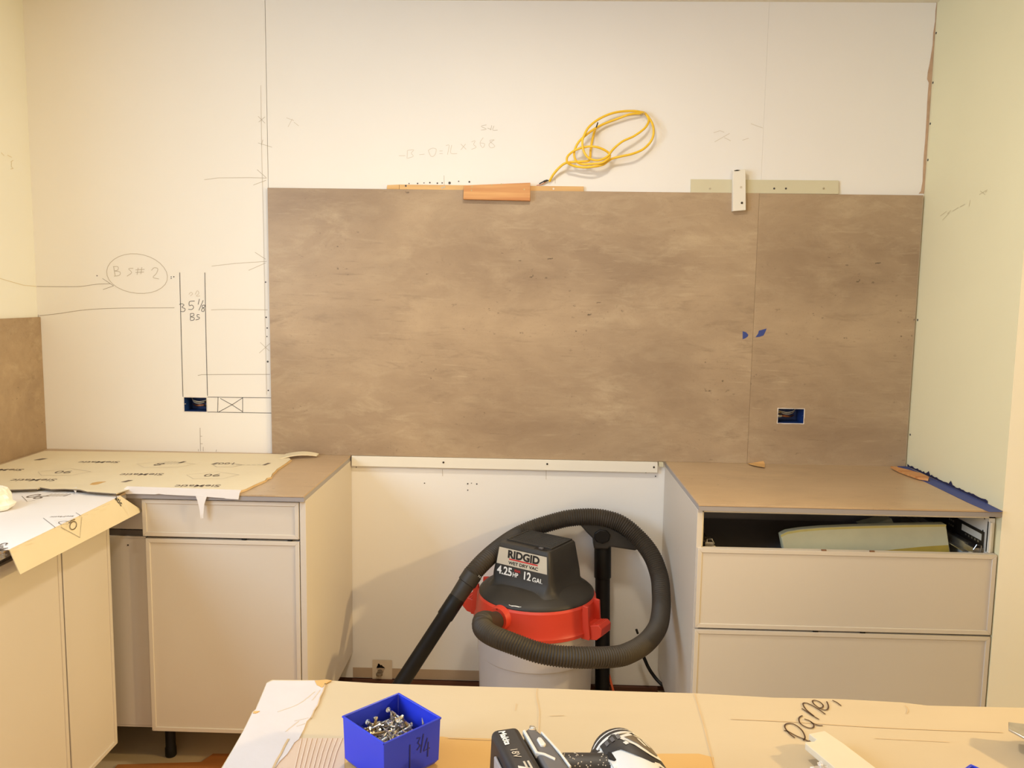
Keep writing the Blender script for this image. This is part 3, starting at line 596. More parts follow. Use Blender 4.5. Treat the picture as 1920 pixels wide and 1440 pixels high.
tube('wire_twist', cr([cp(1570, 168, -.03), cp(1545, 200, -.032), cp(1560, 208, -.034), cp(1590, 170, -.036)], 4), .0011, STEEL, cab, seg=5)

# ------------------------------------------------------------------ printed card sheets on the left worktop
s1 = empty('card_sheet', (-1.3, -.35, ZC)); tag(s1, 'large cream printed card sheet lying on the back part of the left worktop', 'card sheet')
o1 = [(-1.835, -.075), (-1.50, -.060), (-1.10, -.052), (-.93, -.047)]
rg = [(545, 862), (536, 869), (527, 875), (519, 880), (515, 885), (511, 888), (508, 895), (500, 897), (497, 901), (485, 906), (474, 911), (462, 917), (447, 922)]
rag = [(pz(u, v, .919)) for u, v in rg]
rag = [(p.x, p.y) for p in rag]
fr = [pz(u, v, .929) for u, v in ((235, 912), (228, 918), (218, 925.5), (190, 923.5), (163, 921.5), (150, 918), (120, 916.5), (95, 917), (73, 913.5), (70, 916.5), (40, 917.5), (0, 918.5))]
out = [Vector((x, y, .9205)) for x, y in o1]+[Vector((x, y, .9205)) for x, y in rag]+[Vector((-.905, -.642, .9205)), Vector((-1.05, -.642, .9205)), Vector((-1.16, -.642, .9205))]+[Vector((fr[0].x, -.642, .9205)), Vector((fr[0].x, -.585, .9205)), Vector((-1.835, -.585, .9205))]
prism('sheet', out, (0, 0, -.0028), SHEET, s1)
V = []; Fc = []; lst = [fr[1]]+list(fr[2:])+[Vector((-1.835, -.72, .929))]
for i, p in enumerate(lst):
    z_ = .9212 if i == 0 else .9290; mx = fr[0].x if i == 0 else p.x
    V += [(mx, -.583, .9206), (mx, (p.y-.583)/2, (.9206*2+z_)/3), (p.x, p.y, z_), (p.x, p.y, z_-.0026), (mx, -.583, .9180)]
for i in range(len(lst)-1):
    a_, b_ = 5*i, 5*i+5; Fc += [(a_+k, a_+k+1, b_+k+1, b_+k) for k in range(4)]
fin('raised_front', V, Fc, SHEET, s1, smooth=50)
# raw core edge along the ragged right side and front
core = [Vector((x, y, .9178)) for x, y in rag]
V = []; Fc = []
for i, (x, y) in enumerate(rag): V += [(x+.002, y-.001, .9204), (x+.0035+.002*random.random(), y-.001, .9150)]
for i in range(len(rag)-1): Fc.append((2*i, 2*i+1, 2*i+3, 2*i+2))
fin('torn_edge', V, Fc, CREASE, s1)
V = []; Fc = []; fpts = [Vector((p.x, p.y, .9290)) for p in fr[2:]]
for i, p in enumerate(fpts): V += [p+Vector((0, -.0008, 0)), p+Vector((0, -.001, -.0034))]
for i in range(len(fpts)-1): Fc.append((2*i, 2*i+1, 2*i+3, 2*i+2))
fin('torn_edge', V, Fc, CARDIN, s1)
# curled-up flap at the far right corner
V = []; Fc = []
for i in range(9):
    t = i/8; x = -.93+.125*t; z = .9205+.010*math.sin(t*math.pi*.9); w2 = .085*(1-t*.65)
    V += [(x, -.045, z+.002), (x, -.045-w2, z), (x, -.045, z-.001), (x, -.045-w2, z-.003)]
for i in range(8):
    a = 4*i; b = a+4; Fc += [(a, a+1, b+1, b), (a+2, b+2, b+3, a+3), (a+1, a+3, b+3, b+1), (a, b, b+2, a+2)]
fin('curled_flap', V, Fc, SHEET, s1)
# white folded front edge with a torn hanging strip
fe = [py(u, v, -.646) for u, v in ((452, 919), (449, 925), (447, 936.5), (430, 935.5), (424, 935), (420, 934), (385, 931.5), (372, 930.5), (310, 927.5), (298, 926), (290, 927), (250, 926), (222, 927), (232, 917), (238, 912))]
prism('folded_edge', fe, (0, .0022, 0), SHEETW, s1)
ds = [py(u, v, -.648) for u, v in ((366, 928), (388, 930), (386, 936), (383, 945), (382, 955), (380.5, 972), (379, 972), (378.5, 962), (377.5, 972.5), (376.5, 972), (374, 955), (371, 942), (368, 933))]
prism('torn_strip', ds, (0, .0012, 0), SHEETW, s1)
ch = [Vector((pz(u, v, .9215).x, pz(u, v, .9215).y, .9211)) for u, v in ((168, 908.5), (173, 905), (184, 903), (199, 902.5), (192, 904.5), (184, 907.5), (176, 909))]
prism('peeled_patch', ch, (0, 0, -.0004), CBOARD2, s1)
tr = [Vector((pz(u, v, .926).x, pz(u, v, .926).y, .926)) for u, v in ((134, 915.5), (144, 913), (144, 918), (142, 924), (138, 919))]
prism('peeled_curl', tr, (0, 0, -.0008), SHEETW, s1)
# the sheet on the left run, folded down over the edge
s2 = empty('card_sheet', (-1.5, -1.2, ZC)); tag(s2, 'white printed card sheet folded down over the left worktop edge', 'card sheet')
xe = -1.226
prism('sheet', [(-1.86, -.56, .9172), (xe, -.70, .9172), (xe, -1.215, .9172), (-1.45, -1.55, .9172), (-1.86, -1.9, .9172)], (0, 0, -.0022), SHEETW, s2)
a, b = Vector((xe, -.70, .9172)), Vector((xe, -1.215, .9172))
c_, d_ = px(268, 958, -1.205), px(38, 1077, -1.205)
prism('folded_flap', [a, b, d_, c_], (-.0022, 0, -.0006), SHEET, s2)  # same white card; the warm light on the flap is put into its colour
tube('flap_crease', [a.lerp(b, .0)+Vector((.0006, 0, -.0004)), a.lerp(b, 1)+Vector((.0006, 0, -.0004))], .0006, SHEETW, s2, seg=5)
e1, e2 = px(233, 938, -1.2065), px(243, 968, -1.2045)
fin('flap_crease', *ribbon_g([e1+Vector((.0012, 0, 0)), e2+Vector((.0012, 0, 0))], (1, 0, .3), .0012), SHEETW, s2)
# print
def prn(parent, s, u, v, h, ang, m_=PRINTG, z=.9211, bold=0.012, name='printed_word'):
    p = pz(u, v, z); ux = Vector((math.cos(ang), math.sin(ang), 0)); uy = Vector((-math.sin(ang), math.cos(ang), 0))
    V, Fc, wd = text_g(s, (p.x, p.y, z), ux, uy, h, True, bold); return fin(name, V, Fc, m_, parent)
def diamond(parent, u, v, sx, sy, ang, z=.9211, m_=PRINTL, wd=.0018):
    p = pz(u, v, z); ca, sa = math.cos(ang), math.sin(ang)
    L = [(-sx, -sy*.15), (-sx*.55, sy), (sx*.55, sy), (sx, -sy*.15), (0, -sy*1.1), (-sx, -sy*.15)]
    pts = [Vector((p.x+a*ca-b*sa, p.y+a*sa+b*ca, z)) for a, b in L]
    fin('printed_emblem', *ribbon_g(pts, (0, 0, 1), wd), m_, parent)
A0 = math.pi+math.radians(6)
for u, v in ((185, 866.5), (265, 889.5), (62, 900), (370, 911), (2, 881)): prn(s1, 'SieMatic', u, v, .030, A0)
for u, v in ((119, 885), (398, 891)):
    prn(s1, '90', u, v, .040, A0, bold=.0); diamond(s1, u, v, .085, .05, A0)
for u, v in ((298, 870.5), ):
    prn(s1, '8', u, v, .045, A0-.3, bold=.0); diamond(s1, u+12, v, .10, .05, A0)
prn(s1, '100', 424, 869, .030, A0, bold=.0); diamond(s1, 426, 872, .05, .03, A0, m_=PRINTG)
for u, v, w_, h_ in ((343, 866.5, .012, .03), (501, 870, .012, .04), (79, 861, .022, .03), (405, 869, .012, .03), (240, 902, .016, .03)):
    p = pz(u, v, .9211); fin('printed_bar', [(p.x-w_, p.y-h_/2, .9211), (p.x, p.y-h_/2, .9211), (p.x+w_*.6, p.y+h_/2, .9211), (p.x-w_*.4, p.y+h_/2, .9211)], [(0, 1, 2, 3)], PRINTG, s1)
for k in range(6):
    p = pz(305+6*k, 868, .9211); fin('printed_bar', [(p.x, p.y-.02, .9211), (p.x+.003, p.y-.02, .9211), (p.x+.006, p.y+.02, .9211), (p.x+.003, p.y+.02, .9211)], [(0, 1, 2, 3)], PRINTL, s1)
    p = pz(435+10*k, 870, .9211); fin('printed_bar', [(p.x, p.y-.016, .9211), (p.x+.012, p.y-.016, .9211), (p.x+.013, p.y-.012, .9211), (p.x+.001, p.y-.012, .9211)], [(0, 1, 2, 3)], PRINTL, s1)
A2 = math.pi+math.radians(5)
prn(s2, '90', 69, 931, .045, A2-.5, z=.9178, bold=.0); 
for k in range(6):
    p = pz(88+7*k, 928, .9178); fin('printed_bar', [(p.x, p.y-.016, .9178), (p.x+.004, p.y-.016, .9178), (p.x+.010, p.y+.014, .9178), (p.x+.006, p.y+.014, .9178)], [(0, 1, 2, 3)], PRINTL if k < 5 else PRINTG, s2)
fin('printed_emblem', *ribbon_g([pz(u, v, .9178) for u, v in ((41, 930), (51, 940), (66, 938))], (0, 0, 1), .0014), PRINTG, s2)
prn(s2, 'SieMatic', 116, 968.5, .013, A2+.15, z=.9178, bold=.0)
fin('printed_emblem', *ribbon_g([pz(u, v, .9178) for u, v in ((81, 971), (104, 989), (112, 988))], (0, 0, 1), .0014), PRINTG, s2)
fin('printed_emblem', *ribbon_g([pz(u, v, .9178) for u, v in ((142, 961), (152, 967))], (0, 0, 1), .0014), PRINTG, s2)
for k in range(3): fin('printed_line', *ribbon_g([pz(101+2*k, 976+3*k, .9178), pz(141-4*k, 971.5+3*k, .9178)], (0, 0, 1), .0012), PRINTL, s2)
def onflap(u, v, off=.0016):
    n = (d_-c_).cross(a-c_).normalized(); n = n if n.x > 0 else -n
    q = ray(u, v); t = (c_-CAM).dot(n)/q.dot(n); return CAM+q*t+n*off
fn = (d_-c_).cross(a-c_).normalized()
el0 = [pz(120+10*math.cos(t), 980+3.2*math.sin(t), .9178) for t in [2*math.pi*k/20 for k in range(21)]]
fin('printed_digit', *ribbon_g(el0, (0, 0, 1), .002), PRINTG, s2)
el6 = [onflap(136.5+6.2*math.cos(t)-1.5*math.sin(t), 985.5+7.6*math.sin(t)) for t in [2*math.pi*k/20 for k in range(21)]]
fin('printed_digit', *ribbon_g(el6, fn, .0022), mat('brown_print', (88, 70, 40), .7), s2)
fin('printed_digit', *ribbon_g(cr([onflap(130, 981), onflap(133, 976.5), onflap(140, 974)], 4), fn, .0022), MATS['brown_print'], s2)
fin('printed_emblem', *ribbon_g([onflap(u, v) for u, v in ((113, 988.5), (149, 1008), (152.5, 969.5))], fn, .0011), PRINTG, s2)
hv = (onflap(262, 950)-onflap(232, 937)).normalized()
g1, g2 = onflap(226, 940), onflap(232, 948)
uxx = (onflap(233, 949)-onflap(219, 932)).normalized(); n_ = fn if fn.x > 0 else -fn; uyy = n_.cross(uxx).normalized()
V, Fc, _ = text_g('atic', onflap(222, 938.5), uxx, uyy, .018, True, .012); fin('printed_word', V, Fc, INK, s2)
V, Fc, _ = text_g('SieMatic', pz(3, 1032, .9178), Vector((.55, -.83, 0)), Vector((.83, .55, 0)), .028, True, .012); fin('printed_word', V, Fc, PRINTG, s2)
for (u0, v0), (u1, v1) in (((206, 944.5), (192, 950)), ((186, 954), (176, 957.5)), ((165, 964), (157, 967)), ((66, 1010.5), (50, 1017)), ((36, 1025), (26, 1029))):
    fin('perforation', *ribbon_g([pz(u0, v0, .9178), pz(u1, v1, .9178)], (0, 0, 1), .0016), CREASE, s2)
# white paper lump at the left edge
import mathutils, mathutils.noise
def lump(name, c, rx, ry, rz, m_, amp, f, seed, seg=28, rings=16):
    V, Fc = [], []
    for i in range(rings+1):
        th = math.pi*i/rings
        for k in range(seg):
            ph = 2*math.pi*k/seg; d = Vector((math.sin(th)*math.cos(ph), math.sin(th)*math.sin(ph), math.cos(th)))
            nn = 1+amp*(mathutils.noise.cell(d*f+Vector((seed, 0, 0)))-.5)+amp*.8*mathutils.noise.noise(d*f*1.6+Vector((0, seed, 0)))
            V.append((c[0]+d.x*rx*nn, c[1]+d.y*ry*nn, max(c[2]+d.z*rz*nn, c[2]-rz*.55)))
    for i in range(rings):
        for k in range(seg): Fc.append((i*seg+k, i*seg+(k+1) % seg, (i+1)*seg+(k+1) % seg, (i+1)*seg+k))
    return fin(name, V, Fc, m_)
pl = pz(-18, 955, .918)
tag(lump('crumpled_paper', (pl.x, pl.y, .943), .062, .05, .042, PAPER, .12, 1.6, 3), 'crumpled white paper on the left worktop at the photo edge', 'paper')

# ------------------------------------------------------------------ floor paper
tag(prism('floor_board', [(-1.32, -.60, .0065), (-1.06, -.572, .0065), (-1.04, -.522, .0065), (-.40, -.50, .0065), (-.40, -1.6, .0065), (-1.32, -1.6, .0065)], (0, 0, -.0063), KRAFT), 'orange-brown board lying on the floor in the aisle by the cabinets', 'board')

# ------------------------------------------------------------------ wet dry vacuum
VX, VY = .020, -.262
vac = empty('shop_vacuum', (VX, VY, 0)); tag(vac, 'red and black wet dry vacuum with a pale grey drum, between the cabinets', 'vacuum')
C0 = (VX, VY, 0)
drum = lathe('drum', [(.188, 0), (.192, .012), (.198, .15), (.2015, .282), (.2050, .286), (.2055, .292), (.2045, .350), (.2045, .366), (.2095, .372), (.2100, .392), (.205, .397)], C0, DRUM, vac, seg=64, smooth=30)
band = lathe('lid_ring', [(.204, .394), (.2195, .395), (.2205, .406), (.2150, .416), (.2125, .445), (.2085, .488), (.203, .495), (.19, .496)], C0, RED, vac, seg=64, smooth=32)
lathe('motor_cover', [(.2005, .489), (.2025, .494), (.2015, .501), (.193, .509), (.178, .519), (.155, .531), (.135, .538), (.10, .542)], C0, BLACKD, vac, seg=64, smooth=40)
ang = math.radians(-32.7); e1 = Vector((math.cos(ang), math.sin(ang), 0)); e2 = Vector((-math.sin(ang), math.cos(ang), 0)); VC = Vector((VX+.0, VY, 0))
def hp(a, b, z): return VC+e1*a+e2*b+Vector((0, 0, z))
lv = [(.100, .086, .6735), (.1035, .090, .668), (.110, .097, .62), (.117, .104, .57), (.124, .112, .545), (.135, .124, .532), (.146, .136, .524)]
V, Fc = [], []; NS = 28
def rrect(a, b, r):
    out = []
    for cx_, cy_, s0 in ((a-r, b-r, 0), (-a+r, b-r, 90), (-a+r, -b+r, 180), (a-r, -b+r, 270)):
        for k in range(7): t = math.radians(s0+15*k); out.append((cx_+r*math.cos(t), cy_+r*math.sin(t)))
    return out
for i, (a, b, z) in enumerate(lv):
    rr = .010 if i < 4 else .010+.02*(i-3)
    for x, y in rrect(a, b, rr): V.append(hp(x, y, z))
for i in range(len(lv)-1):
    for k in range(NS): Fc.append((i*NS+k, i*NS+(k+1) % NS, (i+1)*NS+(k+1) % NS, (i+1)*NS+k))
Fc.append(tuple(range(NS)))
hous = fin('motor_housing', V, Fc, BLACKD, vac, smooth=38)
# cooling slats on top, with a raised surround
def hbox(name, a0, a1, b0, b1, z0, z1, m_, parent):
    Vb = [hp(a, b, z) for z in (z0, z1) for a, b in ((a0, b0), (a1, b0), (a1, b1), (a0, b1))]; return fin(name, Vb, BOXF, m_, parent, bevel=.0006, seg=1)
for k in range(13):
    b = -.044+k*.0095; hbox('cooling_slat', -.086, .086, b, b+.0048, .673, .6775, BLACKD, hous)
hbox('slat_surround', -.092, -.087, -.05, .08, .673, .6785, BLACKD, hous); hbox('slat_surround', .087, .092, -.05, .08, .673, .6785, BLACKD, hous)
hbox('slat_surround', -.092, .092, -.056, -.050, .673, .6785, BLACKD, hous); hbox('slat_surround', -.092, .092, .078, .083, .673, .6785, BLACKD, hous)
hbox('switch_well', .035, .085, -.079, -.062, .6732, .6742, HOLE, hous)
hbox('switch', .052, .068, -.075, -.066, .674, .679, DRM, hous)
# front label: plane of the front face between z .665 and .545
def lp(s, t, off=.0012):   # s across -1..1, t 0 top .. 1 bottom
    z = .664-.112*t; b = -(.0905+.0135*(t)) ; a = (.1035+.0135*t)
    n = (-e2+Vector((0, 0, .12))).normalized()
    return hp(s*a*.93, b-.0008, z)+n*off
def quad(name, s0, s1, t0, t1, m_, parent, off): return fin(name, [lp(s0, t0, off), lp(s1, t0, off), lp(s1, t1, off), lp(s0, t1, off)], [(0, 1, 2, 3)], m_, parent)
lab = quad('label_plate', -1, 1, .02, 1.0, BLACKD, hous, .0006); quad('label_panel', -1, 1, .05, .56, LABELM, hous, .0012)
ux = e1.copy(); uy = (lp(0, 0)-lp(0, 1)).normalized()
def ltxt(s, cs, ct_, h, m_, bold=.0, sx=1.0, off=.0018, name='lettering'):
    V, Fc, wd = text_g(s, lp(cs, ct_, off), ux*sx, uy, h, True, bold); return fin(name, V, Fc, m_, hous)
ltxt('RIDGID', .06, .20, .0255, INK, .045, 1.10)
quad('red_stripe', -.52, .64, .335, .375, INKR, hous, .0018)
ltxt('WET DRY VAC', .06, .462, .0105, INK, .03, 1.24)
ltxt('4.25', -.64, .735, .0285, INKW, .03, .92); ltxt('HP', -.20, .79, .0150, INKW, .02, .9); ltxt('PEAK', -.13, .665, .0085, INKR, .02, .9)
ltxt('12', .26, .745, .0285, INKW, .03, .86); ltxt('GAL', .64, .80, .0165, INKW, .025, .95)
# white scuff on the cover
for a0, a1, w_ in ((-118, -112, .0016), (-115, -107, .003), (-110, -105, .0016)):
    pts = [(VX+.1965*math.cos(math.radians(t)), VY+.1965*math.sin(math.radians(t)), .5068+.001*math.sin(t)) for t in (a0, (a0+a1)/2, a1)]
    fin('scuff_mark', *ribbon_g(pts, (0, -.7, .7), w_), INKW, vac)
# latches
def latch(deg):
    a = math.radians(deg); rd = Vector((math.cos(a), math.sin(a), 0)); tn = Vector((-math.sin(a), math.cos(a), 0)); O = Vector((VX, VY, 0))
    def q(r, t, z): return O+rd*r+tn*t+Vector((0, 0, z))
    prof = [(.200, .385), (.234, .385), (.2365, .395), (.268, .424), (.272, .448), (.262, .456), (.236, .436), (.226, .438), (.219, .500), (.206, .500)]
    L = prism('latch', [q(r, -.046, z) for r, z in prof[:1]+prof[1:3]+[(.230, .440), (.226, .497), (.206, .500)]], tn*.010, RED, vac, bevel=.0015)
    prism('latch_cheek', [q(r, .036, z) for r, z in prof[:1]+prof[1:3]+[(.230, .440), (.226, .497), (.206, .500)]], tn*.010, RED, L, bevel=.0015)
    prism('latch_lever', [q(r, -.036, z) for r, z in ((.208, .392), (.236, .384), (.256, .388), (.273, .404), (.274, .430), (.262, .441), (.240, .436), (.226, .430), (.212, .430))], tn*.072, RED, L, bevel=.002)
    for k in range(3):
        r = .241+.0085*k; z = .4365+.0020*k; tube('grip_ridge', [q(r, -.030, z), q(r, .030, z)], .0022, RED, L, seg=6)
latch(-31); latch(158)
# port and hose
pa = py(931, 1152, -.452); pdir = Vector((pa.x-VX, pa.y-VY, 0)).normalized()
pc = Vector((VX, VY, 0))+pdir*.205; pc.z = .462
port = tube('hose_port', [pc, pc+pdir*.010, pc+pdir*.022, pc+pdir*.0225, pc+pdir*.010], [.042, .040, .0375, .033, .032], RED, vac, seg=32)
hw = [(907, 1163, -.555), (905, 1177, -.60), (920, 1190, -.645), (954, 1204, -.685), (1016, 1225, -.715), (1079, 1232.5, -.71), (1150, 1231.5, -.66), (1182, 1223, -.61), (1212, 1204, -.53), (1233, 1176, -.44), (1239.5, 1144, -.36), (1239.5, 1112, -.30), (1236, 1080, -.24), (1222, 1042, -.18), (1197, 1009, -.13), (1166, 983, -.105), (1135, 972, -.095), (1104, 969, -.09), (1072, 971, -.09), (1047, 976, -.09), (1001, 990, -.095), (969, 1005, -.12), (938, 1026, -.20), (907, 1053, -.28), (882, 1080, -.325)]
hpts = [pc+pdir*.004, pc+pdir*.04]+[py(*h) for h in hw]
path = cr(hpts, 24)
# resample by arc length
def resample(P, step):
    out = [P[0].copy()]; acc = 0.; i = 1; cur = P[0].copy()
    while i < len(P):
        d = (P[i]-cur).length
        if acc+d >= step: t = (step-acc)/d; cur = cur.lerp(P[i], t); out.append(cur.copy()); acc = 0.
        else: acc += d; cur = P[i].copy(); i += 1
    return out
RS = resample(path, .0021)
RH = .0305; rad = []
for i, p in enumerate(RS):
    s = i*.0021
    rad.append(RH-.001 if s < .145 else RH+.0019*math.sin(2*math.pi*i/4+.3))
V, Fc = tube_g(RS, rad, 24); fin('hose', V, Fc, HOSE, vac, smooth=60)
# cuff and wand
wt, wb = py(884, 1080, -.326), py(752, 1282, -.45)
wdir = (wb-wt).normalized(); wb = wt+wdir*((wt.z-.030)/-wdir.z)
tube('hose_cuff', [wt-wdir*.012, wt-wdir*.010, wt+wdir*.028, wt+wdir*.030, wt+wdir*.085, wt+wdir*.088], [.030, .0335, .0335, .0305, .0285, .027], BLACKD, vac, seg=28)
tube('wand', [wt+wdir*.08, wt+wdir*.09, wt+wdir*.16, wt+wdir*.165, wb], [.026, .0292, .0292, .0262, .0262], BLACK, vac, seg=28)
for k in (0, 1):
    p = wt+wdir*.004+Vector((.0305-.004*k, -.012, .004*k)); tube('cuff_mark', [p, p+Vector((.003, 0, .007))], .0012, INKW, vac, seg=5)
# cords
oc = cr([py(1131, 1214, -.12), py(1136, 1240, -.12), py(1143, 1270, -.13), py(1151, 1300, -.15), Vector((py(1151, 1300, -.15).x+.015, -.2, .006))], 6)
tag(tube('extension_cord', oc, .0045, ORCORD, seg=8), 'thin orange extension cord hanging down behind the vacuum', 'cord')
tube('power_cord', cr([py(1195, 1205, -.06), py(1207, 1232, -.07), py(1216, 1252, -.08), py(1228, 1270, -.09), py(1240, 1283, -.11), py(1254, 1296, -.13), Vector((.46, -.3, .008))], 6), .0068, BLACK, vac, seg=8)
tube('cord_clip', [py(1193, 1180, -.06), py(1196, 1188, -.06)], .0045, BLACK, vac, seg=6)

# ------------------------------------------------------------------ floor nozzle standing against the wall
nz = empty('floor_nozzle', (.275, -.085, 0)); tag(nz, 'black extension tube standing upside down with its floor nozzle on top, behind the vacuum', 'nozzle')
tb, tt = Vector((.274, -.14, .0)), py(1130, 1046, -.072)
td = (tt-tb).normalized()
tube('extension_tube', [tb, tt-td*.03], .0275, BLACK, nz, seg=28)
tube('tube_collar', [tt-td*.075, tt-td*.072, tt, tt+td*.045], [.0285, .0315, .0315, .0315], BLACK, nz, seg=28)
hd = [py(1060+a/8, 930+b/8, -.105) for a, b in ((210, 425), (300, 395), (440, 395), (560, 420), (800, 540), (1055, 682), (1110, 740), (1115, 785), (1050, 822), (900, 800), (670, 765), (640, 800), (430, 800), (420, 650), (320, 550))]
prism('nozzle_head', hd, (0, .07, 0), BLACKD, nz, bevel=.006, seg=3)
nk = [py(1060+a/8, 930+b/8, -.112) for a, b in ((440, 560), (520, 510), (620, 520), (680, 590), (650, 680), (560, 720), (470, 690), (430, 630))]
prism('swivel_neck', nk, (0, .02, 0), BLACK, nz, bevel=.003)

# ------------------------------------------------------------------ island with cardboard on top
isl = empty('kitchen_island', (.9, -2.35, 0)); tag(isl, 'kitchen island base hidden below the cardboard in the foreground', 'island')
box('body', -.34, 2.15, -2.78, -1.90, 0, .884, CAB, isl); box('top', -.375, 2.2, -2.83, -1.865, .884, .914, COUNTER, isl, bevel=.001)
ZI = .9205
cb = empty('cardboard_sheet', (.8, -2.3, .914)); tag(cb, 'large kraft cardboard sheet covering the island in the foreground, with handwriting', 'cardboard')
bk = [(510, 1274.5), (560, 1275), (612, 1275.5), (700, 1281), (850, 1286), (1000, 1290), (1150, 1295.5), (1305, 1300), (1450, 1308), (1554, 1310), (1600, 1312), (1690, 1317), (1740, 1323), (1919, 1327)]
B = [pz(u, v, ZI) for u, v in bk]
lf = [pz(u, v, ZI) for u, v in ((415, 1440), (436, 1405), (456, 1370), (473, 1335), (479, 1330), (495, 1292), (500, 1280))]
outl = [Vector((-.388, -2.83, ZI))]+[Vector((p.x, p.y, ZI)) for p in lf]+[Vector((p.x, p.y, ZI)) for p in B]+[Vector((2.2, -1.87, ZI)), Vector((2.2, -2.83, ZI))]
prism('sheet', outl, (0, 0, -.006), CBOARD, cb)
def onb(pts, dz): return [Vector((pz(u, v, ZI+dz).x, pz(u, v, ZI+dz).y, ZI+dz)) for u, v in pts]
# the lower, more orange layer showing nearer the camera
prism('orange_liner', onb([(640, 1386), (690, 1384), (830, 1381), (842, 1383), (960, 1386), (990, 1390), (1000, 1400), (1004, 1420), (1004, 1560), (560, 1560)], .0004), (0, 0, -.0003), CBOARD2, cb)
prism('orange_liner', onb([(1200, 1416), (1240, 1413), (1310, 1413), (1338, 1420), (1345, 1560), (1080, 1560), (1180, 1430)], .0004), (0, 0, -.0003), CBOARD2, cb)
# torn white face along the left side
tw = [(500, 1281), (512, 1276), (560, 1276.5), (592, 1276), (594, 1284), (604, 1288), (610, 1281), (606, 1296), (600, 1308), (596, 1322), (588, 1333), (583, 1344), (575, 1352), (570, 1366), (564, 1378), (560, 1386), (552, 1392), (546, 1402), (538, 1414), (524, 1428), (512, 1445), (500, 1500), (330, 1560), (417, 1440), (437, 1405), (457, 1370), (474, 1335), (480, 1330), (496, 1292)]
prism('torn_white_face', onb(tw, .0016), (0, 0, -.0014), TORN, cb)
prism('torn_kraft_scrap', onb([(590, 1276), (612, 1274), (622, 1275.5), (611, 1281), (604, 1289), (594, 1284)], .0022), (0, 0, -.001), CBOARD2, cb)
fin('torn_line', *ribbon_g(onb([(541, 1385), (534, 1397), (527, 1412), (519, 1425), (512, 1440)], .0022), (0, 0, 1), .0028), CREASE, cb)
fin('torn_line', *ribbon_g(onb([(610, 1281), (606, 1296), (600, 1308), (596, 1322), (589, 1332), (584, 1346)], .0022), (0, 0, 1), .0016), CREASE, cb)
prism('torn_kraft_scrap', onb([(476, 1333), (487, 1333), (480, 1337), (474, 1337)], .0024), (0, 0, -.001), CBOARD2, cb)
for s_ in ([(520, 1335), (560, 1320), (590, 1297)], [(552, 1352), (578, 1346)], [(556, 1362), (572, 1357)], [(535, 1372), (560, 1352)], [(585, 1313), (600, 1294)]):
    fin('wrinkle', *tube_g(cr(onb(s_, .0016), 4), .0008, 5), TORN, cb, smooth=60)
# exposed corrugation ridges
parts = []
for k in range(9):
    u = 566+9.5*k; parts.append(tube_g(onb([(u, 1385), (u-6-2*k*.3, 1412), (u-13-.8*k, 1442), (u-30-1.2*k, 1500)], .0004), .0011, 6))
cor = prism('exposed_flutes', onb([(560, 1384), (646, 1384), (646, 1500), (500, 1500), (515, 1440)], .0007), (0, 0, -.0006), CORR, cb); fin('flutes', *join(parts), CORR, cor, smooth=60)
for s_, w_ in (([(1007, 1290), (1006, 1305), (1011, 1330), (1011, 1350), (1009, 1392), (1008, 1402)], .0012), ([(1302, 1300), (1316, 1345), (1330, 1400), (1340, 1440)], .0012), ([(968, 1319), (966, 1332)], .0009), ([(1370, 1348), (1480, 1353), (1600, 1361), (1720, 1367), (1880, 1373)], .0012), ([(1640, 1384), (1720, 1388), (1780, 1391)], .0008), ([(1030, 1342), (1058, 1341)], .0009), ([(1697, 1322), (1703, 1330), (1700, 1338)], .001), ([(840, 1384), (900, 1387), (960, 1388)], .0012)):
    fin('crease', *ribbon_g(cr(onb(s_, .0009), 4), (0, 0, 1), w_), CREASE, cb)
# handwriting
W = lambda L: [(1440+a/8, 1290+b/8) for a, b in L]
hand = [W([(402, 748), (330, 690), (270, 620), (250, 570), (280, 535), (350, 530), (430, 565), (505, 630), (545, 700), (553, 750), (530, 785)]), W([(240, 632), (300, 650), (420, 715), (540, 765), (610, 795), (642, 780)]),
        W([(518, 412), (480, 432), (462, 470), (485, 530), (560, 580), (640, 600), (683, 585), (680, 540), (620, 490), (545, 462)]), W([(640, 510), (690, 535), (760, 558), (820, 562)]),
        W([(505, 305), (580, 350), (680, 420), (765, 470)]), W([(690, 420), (570, 320), (525, 240), (560, 220), (640, 250), (760, 320), (860, 392)]),
        W([(765, 300), (815, 290), (825, 255), (770, 205), (700, 182), (668, 195), (690, 240), (770, 300), (850, 328), (895, 315), (905, 265), (880, 200)]), W([(965, 182), (1030, 215), (1098, 265)])]
fin('handwriting', *join([ribbon_g(cr(onb(s_, .0012), 5), (0, 0, 1), .0022) for s_ in hand]), mat('brown_marker', (72, 46, 26), .6), cb)

